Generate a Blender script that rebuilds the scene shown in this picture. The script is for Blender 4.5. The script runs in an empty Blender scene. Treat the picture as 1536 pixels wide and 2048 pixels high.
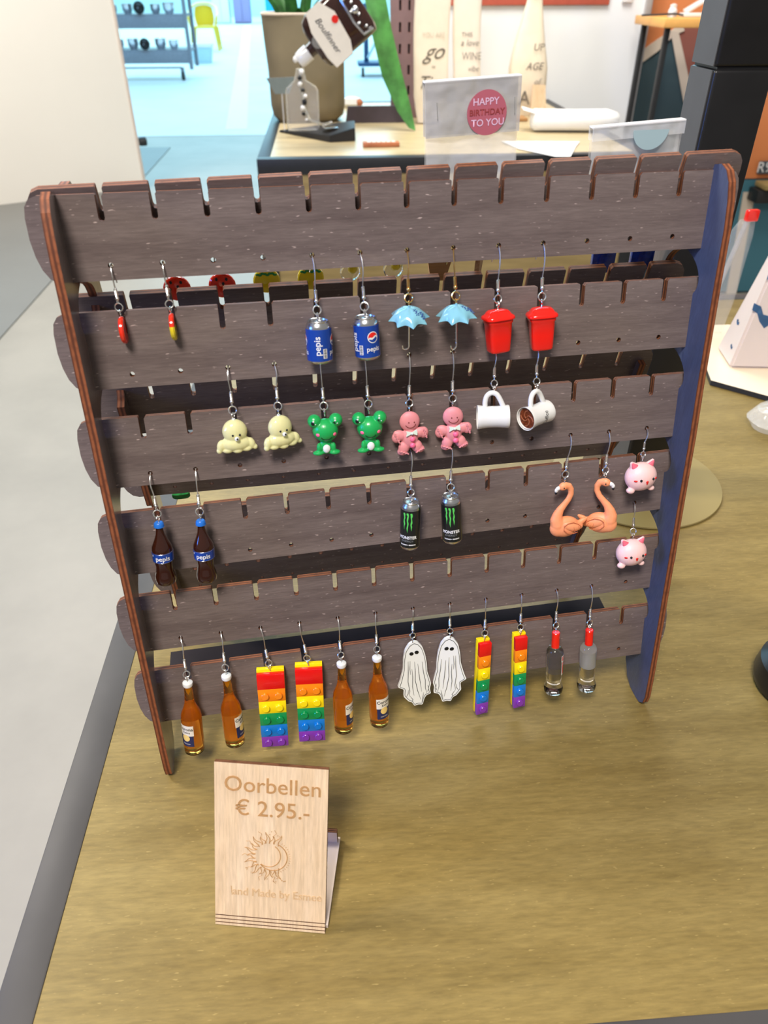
import bpy, bmesh, math, random
from mathutils import Vector, Matrix, geometry
random.seed(7)
SC = bpy.context.scene
COL = SC.collection
PI = math.pi
MM = 0.001
# ------------------------------------------------------------------ camera
cd = bpy.data.cameras.new('camera'); cam = bpy.data.objects.new('camera', cd); COL.objects.link(cam)
cd.sensor_fit = 'VERTICAL'; cd.sensor_height = 24.0; cd.lens = 1480.22 * 24.0 / 2048.0
cd.clip_start = 0.02; cd.clip_end = 120
CR = [[0.9842762571509305, 0.10480728533551371, -0.14218186434828992],
      [-0.1766259728933334, 0.5754452908992107, -0.7985399068809311],
      [-0.0018749155817704675, 0.8110968808487202, 0.584908825860098]]
cam.matrix_world = Matrix.Translation((-0.07309, -0.29051, 0.39403)) @ Matrix(CR).to_4x4()
cd.dof.use_dof = True; cd.dof.focus_distance = 0.46; cd.dof.aperture_fstop = 9.0
SC.camera = cam
# ------------------------------------------------------------------ world, lights, exposure
SC.view_settings.view_transform = 'Standard'; SC.view_settings.look = 'None'
SC.view_settings.exposure = 0.0; SC.view_settings.gamma = 1.0
SC.view_settings.use_curve_mapping = False
w = bpy.data.worlds.new('world'); SC.world = w; w.use_nodes = True
w.node_tree.nodes['Background'].inputs[0].default_value = (1.0, 0.97, 0.93, 1)
w.node_tree.nodes['Background'].inputs[1].default_value = 0.30
RT = -0.109                                     # the room is turned a little against the rack
def room(u, v, z=0.0): return Vector((u*math.cos(RT) - v*math.sin(RT), u*math.sin(RT) + v*math.cos(RT), z))
ROOM = Matrix.Rotation(RT, 4, 'Z')
def area(name, loc, target, sx, sy, power, color, spread=None):
    l = bpy.data.lights.new(name, 'AREA'); l.shape = 'RECTANGLE'; l.size = sx; l.size_y = sy
    l.energy = power; l.color = color
    if spread: l.spread = spread
    o = bpy.data.objects.new(name, l); COL.objects.link(o); o.location = loc
    o.rotation_euler = (Vector(target) - Vector(loc)).to_track_quat('-Z', 'Y').to_euler()
    return o
area('ceiling_lamp_left', (-1.15, 0.62, 1.35), (0.0, 0.0, 0.0), 0.30, 0.30, 25, (1.0, 0.93, 0.80))
area('ceiling_lamp_front', room(-0.38, -0.95, 1.75), (-0.05, 0.0, 0.1), 0.42, 0.42, 46, (1.0, 0.93, 0.86))
area('ceiling_lamp_back', room(0.35, 2.0, 2.0), room(0.45, 2.7, 0.0), 1.2, 1.0, 75, (1.0, 0.96, 0.9))
area('ceiling_lamp_corridor', room(-2.4, 3.4, 2.3), room(-2.0, 5.0, -0.3), 1.6, 1.2, 95, (1.0, 0.95, 0.88))
area('hall_daylight', room(-2.0, 13.0, 5.0), room(-2.0, 13.0, 0.0), 9, 13, 1500, (0.33, 0.72, 1.0))
area('hall_daylight_far', room(-2.0, 28.0, 6.0), room(-2.0, 28.0, 0.0), 16, 14, 3600, (0.42, 0.88, 1.0))
area('blue_side_light', (-1.9, -0.30, 0.62), (0.15, 0.03, 0.25), 0.4, 0.6, 19, (0.05, 0.24, 1.0))  # unseen blue light from the left, aimed at the right rail
# ------------------------------------------------------------------ helpers
def tag(o, label=None, cat=None, group=None, kind=None):
    if label: o['label'] = label
    if cat: o['category'] = cat
    if group: o['group'] = group
    if kind: o['kind'] = kind
    return o
def empty(name, loc=(0,0,0), label=None, cat=None, group=None, M=None):
    o = bpy.data.objects.new(name, None); COL.objects.link(o)
    o.empty_display_size = 0.01
    if M is not None: o.matrix_world = M
    else: o.location = loc
    return tag(o, label, cat, group)
def to_mesh(bm, name, mats, smooth=30):
    me = bpy.data.meshes.new(name)
    bmesh.ops.recalc_face_normals(bm, faces=bm.faces[:])
    bm.to_mesh(me); bm.free()
    for m in (mats if isinstance(mats, (list, tuple)) else [mats]): me.materials.append(m)
    if smooth:
        me.shade_smooth()
        me.set_sharp_from_angle(angle=math.radians(smooth))
    return me
def obj(name, bm, mats, parent=None, M=None, smooth=30, label=None, kind=None):
    me = bm if isinstance(bm, bpy.types.Mesh) else to_mesh(bm, name, mats, smooth)
    o = bpy.data.objects.new(name, me); COL.objects.link(o)
    if parent is not None: o.parent = parent
    if M is not None: o.matrix_local = M
    if label: o['label'] = label
    if kind: o['kind'] = kind
    return o
def T(x, y, z): return Matrix.Translation((x, y, z))
def RX(a): return Matrix.Rotation(a, 4, 'X')
def RY(a): return Matrix.Rotation(a, 4, 'Y')
def RZ(a): return Matrix.Rotation(a, 4, 'Z')
def xf(bm, M): bmesh.ops.transform(bm, matrix=M, verts=bm.verts[:]); return bm
def merge(*bms):
    out = bmesh.new()
    for b in bms:
        me = bpy.data.meshes.new('t'); b.to_mesh(me); b.free(); out.from_mesh(me); bpy.data.meshes.remove(me)
    return out
def box(sx, sy, sz, c=(0,0,0), bev=0.0, seg=2, M=None):
    bm = bmesh.new(); bmesh.ops.create_cube(bm, size=1.0)
    xf(bm, Matrix.Diagonal((sx, sy, sz, 1)))
    if bev: bmesh.ops.bevel(bm, geom=bm.edges[:] , offset=bev, segments=seg, affect='EDGES', profile=0.5)
    xf(bm, T(*c))
    if M is not None: xf(bm, M)
    return bm
def lathe(prof, seg=28, M=None, close=True):
    bm = bmesh.new(); rings = []
    for r, z in prof:
        if r < 1e-6: rings.append([bm.verts.new((0, 0, z))])
        else: rings.append([bm.verts.new((r*math.cos(2*PI*k/seg), r*math.sin(2*PI*k/seg), z)) for k in range(seg)])
    for a, b in zip(rings, rings[1:]):
        for k in range(seg):
            k2 = (k+1) % seg
            if len(a) == 1 and len(b) > 1: bm.faces.new((a[0], b[k], b[k2]))
            elif len(b) == 1 and len(a) > 1: bm.faces.new((a[k], b[0], a[k2]))
            elif len(a) > 1: bm.faces.new((a[k], b[k], b[k2], a[k2]))
    if close:
        for e in (rings[0], rings[-1]):
            if len(e) > 1: bm.faces.new(e)
    if M is not None: xf(bm, M)
    return bm
def sphere(r, c=(0,0,0), u=16, v=12, s=(1,1,1), M=None):
    bm = bmesh.new(); bmesh.ops.create_uvsphere(bm, u_segments=u, v_segments=v, radius=r)
    xf(bm, T(*c) @ (M if M is not None else Matrix()) @ Matrix.Diagonal((s[0], s[1], s[2], 1)))
    return bm
def tube(pts, r, seg=8, closed=False, caps=True):
    pts = [Vector(p) for p in pts]; n = len(pts); bm = bmesh.new(); rings = []
    rr = r if isinstance(r, (list, tuple)) else [r]*n
    prev = None
    for i, p in enumerate(pts):
        if closed: t = pts[(i+1) % n] - pts[i-1]
        else: t = pts[min(i+1, n-1)] - pts[max(i-1, 0)]
        t.normalize()
        if prev is None:
            a = Vector((0,0,1)) if abs(t.z) < 0.9 else Vector((1,0,0))
            nrm = (a - t*a.dot(t)).normalized()
        else: nrm = (prev - t*prev.dot(t)).normalized()
        prev = nrm; b = t.cross(nrm)
        rings.append([bm.verts.new(p + (nrm*math.cos(2*PI*k/seg) + b*math.sin(2*PI*k/seg))*rr[i]) for k in range(seg)])
    m = n if closed else n-1
    for i in range(m):
        a, b = rings[i], rings[(i+1) % n]
        for k in range(seg): bm.faces.new((a[k], a[(k+1) % seg], b[(k+1) % seg], b[k]))
    if caps and not closed:
        bm.faces.new(rings[0][::-1]); bm.faces.new(rings[-1])
    return bm
def ring(R, r, seg=20, s2=7, M=None):
    bm = tube([(R*math.cos(2*PI*k/seg), 0, R*math.sin(2*PI*k/seg)) for k in range(seg)], r, s2, closed=True)
    if M is not None: xf(bm, M)
    return bm
def plate(outline, t, holes=(), M=None):
    """flat board in the local XZ plane, front at y=0, back at y=t; the cut edges take material 1"""
    loops = [list(outline)] + [list(h) for h in holes]
    flat = [p for l in loops for p in l]
    tris = geometry.tessellate_polygon([[Vector((x, z, 0)) for x, z in l] for l in loops])
    bm = bmesh.new()
    F = [bm.verts.new((x, 0, z)) for x, z in flat]; B = [bm.verts.new((x, t, z)) for x, z in flat]
    for a, b, c in tris:
        try:
            bm.faces.new((F[a], F[b], F[c])); bm.faces.new((B[c], B[b], B[a]))
        except ValueError: pass
    o = 0
    for l in loops:
        n = len(l)
        for k in range(n):
            a, b = o+k, o+(k+1) % n
            try: f = bm.faces.new((F[a], F[b], B[b], B[a])); f.material_index = 1
            except ValueError: pass
        o += n
    if M is not None: xf(bm, M)
    return bm
def superloft(secs, seg=32):
    """secs: (z, rx, ry, exponent[, cx, cy])"""
    bm = bmesh.new(); rings = []
    for s in secs:
        z, rx, ry, e = s[:4]; cx, cy = (s[4], s[5]) if len(s) > 4 else (0, 0)
        rg = []
        for k in range(seg):
            a = 2*PI*k/seg; c, d = math.cos(a), math.sin(a)
            rg.append(bm.verts.new((cx + rx*math.copysign(abs(c)**(2/e), c), cy + ry*math.copysign(abs(d)**(2/e), d), z)))
        rings.append(rg)
    for a, b in zip(rings, rings[1:]):
        for k in range(seg): bm.faces.new((a[k], b[k], b[(k+1) % seg], a[(k+1) % seg]))
    bm.faces.new(rings[0]); bm.faces.new(rings[-1][::-1])
    return bm
def blob(parts, vox, smooth_it=4):
    """fuse spheres / bmeshes into one continuous skin"""
    bm = merge(*parts)
    me = bpy.data.meshes.new('tmp'); bm.to_mesh(me); bm.free()
    o = bpy.data.objects.new('tmp', me); COL.objects.link(o)
    m = o.modifiers.new('r', 'REMESH'); m.mode = 'VOXEL'; m.voxel_size = vox
    s = o.modifiers.new('s', 'SMOOTH'); s.factor = 0.5; s.iterations = smooth_it
    dg = bpy.context.evaluated_depsgraph_get(); dg.update()
    e = o.evaluated_get(dg); m2 = e.to_mesh()
    out = bmesh.new(); out.from_mesh(m2); e.to_mesh_clear()
    bpy.data.objects.remove(o); bpy.data.meshes.remove(me)
    return out
def text(s, size, ext=0.0, align='CENTER', shear=0.0, bold=0.0, M=None, sx=1.0):
    """lettering in the local XZ plane reading from -y"""
    c = bpy.data.curves.new('t', 'FONT'); c.body = s; c.size = size; c.extrude = ext; c.align_x = align; c.align_y = 'CENTER'
    c.shear = shear; c.offset = bold; c.resolution_u = 3
    o = bpy.data.objects.new('t', c); COL.objects.link(o)
    dg = bpy.context.evaluated_depsgraph_get(); dg.update()
    e = o.evaluated_get(dg); m = e.to_mesh(); bm = bmesh.new(); bm.from_mesh(m); e.to_mesh_clear()
    bpy.data.objects.remove(o); bpy.data.curves.remove(c)
    xf(bm, Matrix(((sx,0,0,0),(0,0,-1,0),(0,1,0,0),(0,0,0,1))))
    if M is not None: xf(bm, M)
    return bm
def wrap(bm, r, a0=0.0):
    """bend a flat XZ print round a vertical cylinder, facing -y; a0 turns it to the right"""
    bmesh.ops.triangulate(bm, faces=bm.faces[:])
    for _ in range(3):
        ed = [e for e in bm.edges if e.calc_length() > 0.9 and abs(e.verts[0].co.x-e.verts[1].co.x) > 0.7]
        if not ed: break
        bmesh.ops.subdivide_edges(bm, edges=ed, cuts=1); bmesh.ops.triangulate(bm, faces=bm.faces[:])
    for v in bm.verts:
        a = v.co.x/r + a0; R = r - v.co.y
        v.co = Vector((R*math.sin(a), -R*math.cos(a), v.co.z))
    return bm
def disc(r, c=(0,0), y=0.0, n=24, a0=0, a1=2*PI):
    bm = bmesh.new(); vs = [bm.verts.new((c[0]+r*math.cos(a0+(a1-a0)*k/n), y, c[1]+r*math.sin(a0+(a1-a0)*k/n))) for k in range(n)]
    bm.faces.new(vs); return bm
def poly(pts, y=0.0):
    bm = bmesh.new(); vs = [bm.verts.new((x, y, z)) for x, z in pts]
    for t in geometry.tessellate_polygon([[Vector((x, z, 0)) for x, z in pts]]): bm.faces.new([vs[i] for i in t])
    return bm
def grid(x0, x1, z0, z1, nx, nz, y=0.0):
    bm = bmesh.new()
    g = [[bm.verts.new((x0+(x1-x0)*i/nx, y, z0+(z1-z0)*j/nz)) for i in range(nx+1)] for j in range(nz+1)]
    for j in range(nz):
        for i in range(nx): bm.faces.new((g[j][i], g[j][i+1], g[j+1][i+1], g[j+1][i]))
    return bm
# ------------------------------------------------------------------ materials
def lin(c): return tuple(((x/255)/12.92 if x/255 <= 0.04045 else ((x/255+0.055)/1.055)**2.4) for x in c)
def mat(name, col, rough=0.5, metal=0.0, trans=0.0, ior=1.45, spec=0.5, coat=0.0, alpha=1.0, sss=0.0, emit=None, var=0.06, vs=40.0):
    m = bpy.data.materials.new(name); m.use_nodes = True; nt = m.node_tree; b = nt.nodes['Principled BSDF']
    col = tuple(col)
    b.inputs['Roughness'].default_value = rough; b.inputs['Metallic'].default_value = metal
    b.inputs['Transmission Weight'].default_value = trans; b.inputs['IOR'].default_value = ior
    b.inputs['Specular IOR Level'].default_value = spec; b.inputs['Coat Weight'].default_value = coat
    b.inputs['Alpha'].default_value = alpha
    if sss: b.inputs['Subsurface Weight'].default_value = sss; b.inputs['Subsurface Radius'].default_value = (0.004, 0.003, 0.002); b.inputs['Subsurface Scale'].default_value = 1.0
    if emit: b.inputs['Emission Color'].default_value = (*emit[0], 1); b.inputs['Emission Strength'].default_value = emit[1]
    if var and not trans:
        tc = nt.nodes.new('ShaderNodeTexCoord'); n = nt.nodes.new('ShaderNodeTexNoise'); n.inputs['Scale'].default_value = vs
        n.inputs['Detail'].default_value = 3
        nt.links.new(tc.outputs['Object'], n.inputs['Vector'])
        r = nt.nodes.new('ShaderNodeValToRGB')
        r.color_ramp.elements[0].position = 0.3; r.color_ramp.elements[1].position = 0.7
        r.color_ramp.elements[0].color = (*[c*(1-var) for c in col], 1)
        r.color_ramp.elements[1].color = (*[min(1, c*(1+var)) for c in col], 1)
        nt.links.new(n.outputs['Fac'], r.inputs['Fac']); nt.links.new(r.outputs['Color'], b.inputs['Base Color'])
    else: b.inputs['Base Color'].default_value = (*col, 1)
    return m
def wood(name, dark, mid, light, axis='X', fine=900.0, coarse=60.0, rough=0.5, spec=0.4, stretch=0.06, flecks=0.0, bump=0.15, patch=8.0):
    """veneer: a broad cloudy tone, long fine grain and short pale flecks"""
    m = bpy.data.materials.new(name); m.use_nodes = True; nt = m.node_tree; N = nt.nodes; L = nt.links
    b = N['Principled BSDF']; b.inputs['Roughness'].default_value = rough; b.inputs['Specular IOR Level'].default_value = spec
    tc = N.new('ShaderNodeTexCoord'); mp = N.new('ShaderNodeMapping')
    s = [1, 1, 1]; s['XYZ'.index(axis)] = stretch; mp.inputs['Scale'].default_value = s
    L.new(tc.outputs['Object'], mp.inputs['Vector'])
    def noise(sc, det=4.0, src=None):
        n = N.new('ShaderNodeTexNoise'); n.inputs['Scale'].default_value = sc; n.inputs['Detail'].default_value = det
        n.inputs['Roughness'].default_value = 0.65
        L.new((src or mp).outputs[0 if src is None else 'Object'], n.inputs['Vector']); return n
    a = noise(fine); c = noise(coarse); d = noise(patch, 3.0, tc)
    def mix(f, x, y, kind='MIX'):
        k = N.new('ShaderNodeMix'); k.data_type = 'RGBA'; k.blend_type = kind
        for i, v in ((0, f), (6, x), (7, y)):
            if isinstance(v, (int, float)): k.inputs[i].default_value = v
            elif isinstance(v, tuple): k.inputs[i].default_value = (*v, 1)
            else: L.new(v, k.inputs[i])
        return k.outputs[2]
    def ramp(src, p0, p1):
        r = N.new('ShaderNodeMapRange'); r.inputs['From Min'].default_value = p0; r.inputs['From Max'].default_value = p1
        L.new(src, r.inputs['Value']); return r.outputs['Result']
    base = mix(ramp(d.outputs['Fac'], 0.3, 0.7), dark, mid)
    base = mix(ramp(c.outputs['Fac'], 0.35, 0.75), base, light)
    g = mix(ramp(a.outputs['Fac'], 0.3, 0.7), tuple(x*0.80 for x in (1, 1, 1)), (1.14, 1.14, 1.14))
    base = mix(1.0, base, g, 'MULTIPLY')
    if flecks:
        mp2 = N.new('ShaderNodeMapping'); s2 = [1, 1, 1]; s2['XYZ'.index(axis)] = 0.26; mp2.inputs['Scale'].default_value = s2
        L.new(tc.outputs['Object'], mp2.inputs['Vector'])
        f = N.new('ShaderNodeTexNoise'); f.inputs['Scale'].default_value = 900; f.inputs['Detail'].default_value = 1.0
        L.new(mp2.outputs[0], f.inputs['Vector'])
        base = mix(ramp(f.outputs['Fac'], 0.69, 0.78), base, tuple(min(1, x*flecks) for x in light))
    L.new(base, b.inputs['Base Color'])
    bp = N.new('ShaderNodeBump'); bp.inputs['Strength'].default_value = bump; bp.inputs['Distance'].default_value = 0.0004
    L.new(a.outputs['Fac'], bp.inputs['Height']); L.new(bp.outputs['Normal'], b.inputs['Normal'])
    return m
def layered(name, c1, c2, axis='Y', period=0.0014, rough=0.6):
    """cut plywood edge: thin layers stacked through the board"""
    m = bpy.data.materials.new(name); m.use_nodes = True; nt = m.node_tree; N = nt.nodes; L = nt.links
    b = N['Principled BSDF']; b.inputs['Roughness'].default_value = rough; b.inputs['Specular IOR Level'].default_value = 0.3
    tc = N.new('ShaderNodeTexCoord'); wv = N.new('ShaderNodeTexWave'); wv.bands_direction = axis
    wv.inputs['Scale'].default_value = 0.314/period/1.0; wv.inputs['Distortion'].default_value = 0.6
    L.new(tc.outputs['Object'], wv.inputs['Vector'])
    n = N.new('ShaderNodeTexNoise'); n.inputs['Scale'].default_value = 300; L.new(tc.outputs['Object'], n.inputs['Vector'])
    mx = N.new('ShaderNodeMath'); mx.operation = 'MULTIPLY'; L.new(wv.outputs['Fac'], mx.inputs[0]); L.new(n.outputs['Fac'], mx.inputs[1])
    r = N.new('ShaderNodeValToRGB'); r.color_ramp.elements[0].color = (*c1, 1); r.color_ramp.elements[1].color = (*c2, 1)
    r.color_ramp.elements[0].position = 0.05; r.color_ramp.elements[1].position = 0.5
    L.new(mx.outputs[0], r.inputs['Fac']); L.new(r.outputs['Color'], b.inputs['Base Color'])
    return m
STAIN = ((0.102, 0.074, 0.070), (0.140, 0.106, 0.099), (0.196, 0.154, 0.142))
M_ply = wood('stained_plywood', *STAIN, axis='X', fine=1100, coarse=90, rough=0.42, flecks=2.3, stretch=0.09, patch=14)
M_plyv = wood('stained_plywood_upright', *STAIN, axis='Z', fine=1100, coarse=90, rough=0.30, spec=0.75, flecks=0, stretch=0.09, patch=14, bump=0.03)
M_plyv.node_tree.nodes['Principled BSDF'].inputs['Coat Weight'].default_value = 0.8
M_plyv.node_tree.nodes['Principled BSDF'].inputs['Coat Roughness'].default_value = 0.22
M_edge = layered('burnt_plywood_edge', (0.085, 0.030, 0.016), (0.23, 0.085, 0.038), 'Y', 0.0022)
M_edgex = layered('burnt_plywood_edge_upright', (0.10, 0.030, 0.013), (0.27, 0.085, 0.032), 'Y', 0.0022)
M_top = wood('olive_plywood_tabletop', (0.158, 0.108, 0.029), (0.210, 0.149, 0.043), (0.285, 0.209, 0.070), axis='X', fine=520, coarse=38, rough=0.45, spec=0.35, flecks=1.12, stretch=0.16, patch=4, bump=0.1)
M_topside = wood('olive_plywood_panel', (0.30, 0.215, 0.075), (0.36, 0.26, 0.10), (0.43, 0.32, 0.14), axis='X', fine=60, coarse=12, rough=0.5, stretch=0.1, patch=3, bump=0.05)
M_frame = mat('grey_powder_coated_metal', (0.062, 0.058, 0.056), 0.5, spec=0.4, var=0.12, vs=25)
M_frame2 = mat('black_painted_metal', (0.018, 0.019, 0.020), 0.45, var=0.1)
M_silver = mat('silver_wire', (0.90, 0.89, 0.86), 0.26, metal=1.0, var=0)
M_gold = mat('gold_wire', (0.90, 0.58, 0.22), 0.16, metal=1.0, var=0)
M_alu = mat('can_aluminium', (0.66, 0.67, 0.68), 0.22, metal=1.0, var=0.05)
M_blue = mat('glossy_blue_print', lin((20, 62, 150)), 0.25, coat=0.4, var=0.03)
M_white = mat('white_print', (0.80, 0.80, 0.80), 0.3, var=0)
M_red = mat('red_print', lin((225, 40, 30)), 0.3, var=0)
M_black = mat('black_print', (0.008, 0.008, 0.009), 0.35, var=0)
M_redplastic = mat('glossy_red_plastic', (0.85, 0.012, 0.005), 0.18, coat=0.5, sss=0.1, var=0.02)
M_umb = mat('pale_blue_enamel', lin((125, 185, 205)), 0.15, coat=0.6, var=0.04)
M_navy = mat('navy_print', lin((35, 65, 140)), 0.3, var=0)
M_glow = mat('translucent_yellow_resin', (0.97, 0.93, 0.50), 0.12, trans=0.30, ior=1.4, sss=0.15)
M_frog = mat('green_resin', lin((28, 165, 82)), 0.30, coat=0.2, sss=0.08, var=0.03)
M_pinkr = mat('pink_gingerbread_resin', lin((222, 142, 148)), 0.5, sss=0.08, var=0.04, vs=300)
M_hot = mat('hot_pink_dots', lin((248, 110, 150)), 0.35, var=0)
M_brown = mat('brown_line', lin((120, 50, 45)), 0.5, var=0)
M_cup = mat('white_ceramic', (0.80, 0.80, 0.78), 0.16, coat=0.3, var=0.02)
M_coffee = mat('coffee_foam', (0.16, 0.035, 0.012), 0.3, var=0.5, vs=700)
M_cola = mat('dark_cola_resin', (0.030, 0.006, 0.002), 0.10, coat=0.5, var=0.1)
M_colacap = mat('blue_cap', lin((35, 110, 205)), 0.3, var=0)
M_energy = mat('black_can_print', (0.010, 0.011, 0.010), 0.3, coat=0.3, var=0.1)
M_claw = mat('green_claw_print', lin((90, 205, 90)), 0.4, var=0)
M_flam = mat('salmon_orange_resin', lin((250, 160, 112)), 0.45, sss=0.08, var=0.04, vs=200)
M_flamline = mat('brown_relief_line', lin((205, 115, 75)), 0.5, var=0)
M_cat = mat('pale_pink_resin', lin((250, 206, 202)), 0.4, sss=0.08, var=0.02)
M_catin = mat('rose_inner_ear', lin((232, 110, 128)), 0.4, var=0)
M_beer = mat('amber_resin', (1.0, 0.60, 0.12), 0.04, trans=1.0, ior=1.38)
M_beerin = mat('amber_core', (0.95, 0.33, 0.015), 0.4, var=0.1, alpha=0.40)
M_lemon = mat('lemon_wedge', (0.90, 0.62, 0.03), 0.4, var=0.05)
M_cream = mat('cream_label', (0.80, 0.74, 0.62), 0.45, var=0.03)
M_clear = mat('clear_resin', (0.96, 0.96, 0.95), 0.03, trans=1.0, ior=1.42)
M_milky = mat('milky_resin', (0.75, 0.75, 0.70), 0.35, alpha=0.42, var=0)
M_ghost = mat('white_acrylic', (0.88, 0.90, 0.88), 0.22, coat=0.3, var=0)
RB = {n: mat('brick_'+n, lin(c), 0.2, coat=0.3, sss=0.0, var=0.02) for n, c in
      dict(red=(228,18,18), orange=(250,140,20), yellow=(253,225,15), green=(12,145,78), blue=(15,120,205), purple=(128,55,165)).items()}
M_birch = wood('birch_plywood_face', (0.66, 0.47, 0.27), (0.70, 0.51, 0.31), (0.76, 0.58, 0.38), axis='Z', fine=700, coarse=120, rough=0.55, spec=0.25, stretch=0.08, patch=20, bump=0.06)
M_burn = mat('laser_engraving', (0.44, 0.235, 0.085), 0.7, var=0.12, vs=300)
M_burnlight = mat('pale_laser_engraving', (0.60, 0.40, 0.21), 0.7, var=0.1, vs=300)
M_signedge = layered('scorched_sign_edge', (0.06, 0.02, 0.01), (0.25, 0.11, 0.05), 'Y', 0.0012)
# ------------------------------------------------------------------ large structure
def room_obj(name, bm, m, kind=None, label=None, cat=None, parent=None, smooth=30, group=None, zrot=0):
    o = obj(name, bm, m, parent, smooth=smooth)
    if parent is None: o.matrix_world = ROOM
    return tag(o, label, cat, group, kind)
FZ = -0.85
def concrete(name, col, var=0.10):
    m = bpy.data.materials.new(name); m.use_nodes = True; nt = m.node_tree; N = nt.nodes; L = nt.links; b = N['Principled BSDF']
    b.inputs['Roughness'].default_value = 0.55
    tc = N.new('ShaderNodeTexCoord'); n1 = N.new('ShaderNodeTexNoise'); n1.inputs['Scale'].default_value = 1.7; n1.inputs['Detail'].default_value = 8
    n1.inputs['Roughness'].default_value = 0.6; L.new(tc.outputs['Object'], n1.inputs['Vector'])
    r = N.new('ShaderNodeValToRGB'); r.color_ramp.elements[0].position = 0.32; r.color_ramp.elements[1].position = 0.68
    r.color_ramp.elements[0].color = (*[c*(1-var) for c in col], 1); r.color_ramp.elements[1].color = (*[min(1, c*(1+var)) for c in col], 1)
    L.new(n1.outputs['Fac'], r.inputs['Fac']); L.new(r.outputs['Color'], b.inputs['Base Color'])
    return m
M_floor = concrete('polished_concrete', (0.35, 0.315, 0.265), 0.13)
M_greyfloor = concrete('dark_grey_floor', (0.215, 0.21, 0.195), 0.06)
M_hallfloor = concrete('hall_floor', (0.62, 0.64, 0.64), 0.05)
room_obj('floor', box(60, 60, 0.05, (0, 20, FZ-0.025)), M_floor, 'structure')
room_obj('trim_1', box(4.0, 8.0, 0.006, (-3.47, 3.2, FZ+0.003)), M_greyfloor, 'structure', 'dark grey floor area left of the pale floor')  # flat dark grey area with a straight edge
room_obj('trim_2', box(12.0, 40, 0.004, (-3.0, 27.8, FZ+0.002)), M_hallfloor, 'structure', 'lighter hall floor lying beyond the doorway')
M_glare = mat('floor_glare', (0.78, 0.74, 0.70), 0.6)  # glare on the hall floor, painted as a pale strip
room_obj('trim_3', box(0.22, 21, 0.005, (0, 0, 0), M=T(-1.75, 18.6, FZ+0.0045) @ RZ(math.radians(4.3))), M_glare, 'structure', 'strip of glare painted along the hall floor')
M_cream_wall = mat('cream_wall', (0.90, 0.85, 0.76), 0.7, var=0.015, vs=2)
M_jamb = mat('beige_edge', (0.72, 0.62, 0.54), 0.7, var=0.03)
a, b = room(-2.62, 4.96), room(-1.402, 5.602)
d = (b-a); ln = d.length; ang = math.atan2(d.y, d.x)
o = obj('wall_left', box(ln, 0.09, 3.0, (ln/2, 0.045, 1.5)), M_cream_wall); o.matrix_world = T(a.x, a.y, FZ) @ RZ(ang); tag(o, 'cream partition wall at the left, ending at the doorway', kind='structure')
o2 = obj('trim', box(0.02, 0.11, 3.0, (ln+0.01, 0.05, 1.5), 0.002), M_jamb, o)
o3 = obj('door_stop', lathe([(0.0,0),(0.025,0),(0.03,0.02),(0.03,0.05),(0.0,0.06)], 16, M=T(ln+0.03, 0.03, 0.30) @ RY(PI/2)), M_frame2, o)
M_board = mat('white_board', (0.80, 0.82, 0.83), 0.35, var=0.01, vs=2)
M_alurail = mat('grey_aluminium_profile', (0.50, 0.50, 0.50), 0.35, metal=0.6, var=0.05)
o = room_obj('wall_back', box(0.86, 0.05, 1.75, (0.752, 3.065, 0.02)), M_board, 'structure', 'white partition panel behind the second table')
room_obj('frame_profile', box(0.028, 0.06, 1.75, (1.196, 3.06, 0.02), 0.004), M_alurail, parent=o)
room_obj('red_strip', box(0.80, 0.012, 0.09, (0.640, 3.033, 0.356), 0.002), mat('red_brown_board', lin((188, 92, 74)), 0.5), parent=o)
room_obj('wall_socket', box(0.038, 0.012, 0.04, (1.109, 3.033, 0.338), 0.003), M_white, parent=o)
M_slate = mat('slate_teal_paint', lin((62, 84, 92)), 0.6, var=0.03, vs=3)
M_teal = mat('teal_paint', lin((72, 125, 142)), 0.6, var=0.02, vs=3)
M_orange = mat('orange_paint', lin((222, 136, 82)), 0.6, var=0.02, vs=3)
M_clay = mat('clay_brown_paint', lin((150, 92, 80)), 0.6, var=0.02, vs=3)
M_band = mat('off_white_paint', lin((222, 208, 190)), 0.6, var=0.02, vs=3)
wr = room_obj('wall_right', box(2.6, 0.06, 1.9, (2.51, 3.15, 0.10)), M_slate, 'structure', 'slate painted wall with orange, clay and off-white shapes')
def paint(name, pts, m, y=3.118, t=0.003): room_obj(name, plate(pts, t, M=T(0, y, 0)), [m, m], parent=wr, smooth=0)
paint('painted_area', [(1.21,1.04),(1.6,1.04),(1.6,0.30),(1.372,0.243),(1.282,0.19),(1.21,0.138)], M_orange)
paint('painted_area', [(1.362,0.216),(1.40,0.24),(1.7,0.24),(1.7,0.02),(1.55,-0.05),(1.49,-0.07),(1.443,0.054),(1.413,0.124)], M_clay)
paint('painted_band', [(1.205,0.140),(1.282,0.193),(1.372,0.247),(1.389,0.223),(1.348,0.206),(1.295,0.154),(1.205,0.092)], M_band, 3.113)
paint('painted_band', [(1.330,0.225),(1.364,0.220),(1.420,0.110),(1.470,0.009),(1.55,-0.12),(1.53,-0.20),(1.467,-0.074),(1.439,-0.018),(1.400,0.070)], M_band, 3.110)
paint('painted_area', [(1.72,1.04),(2.6,1.04),(2.6,-0.33),(1.72,-0.33)], M_orange, 3.116)
paint('painted_area', [(1.72,-0.336),(2.6,-0.336),(2.6,-0.84),(1.72,-0.84)], M_teal, 3.116)
paint('painted_band', [(1.806,-0.386),(1.862,-0.386),(1.905,-0.85),(1.855,-0.85)], M_band, 3.112)
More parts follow.
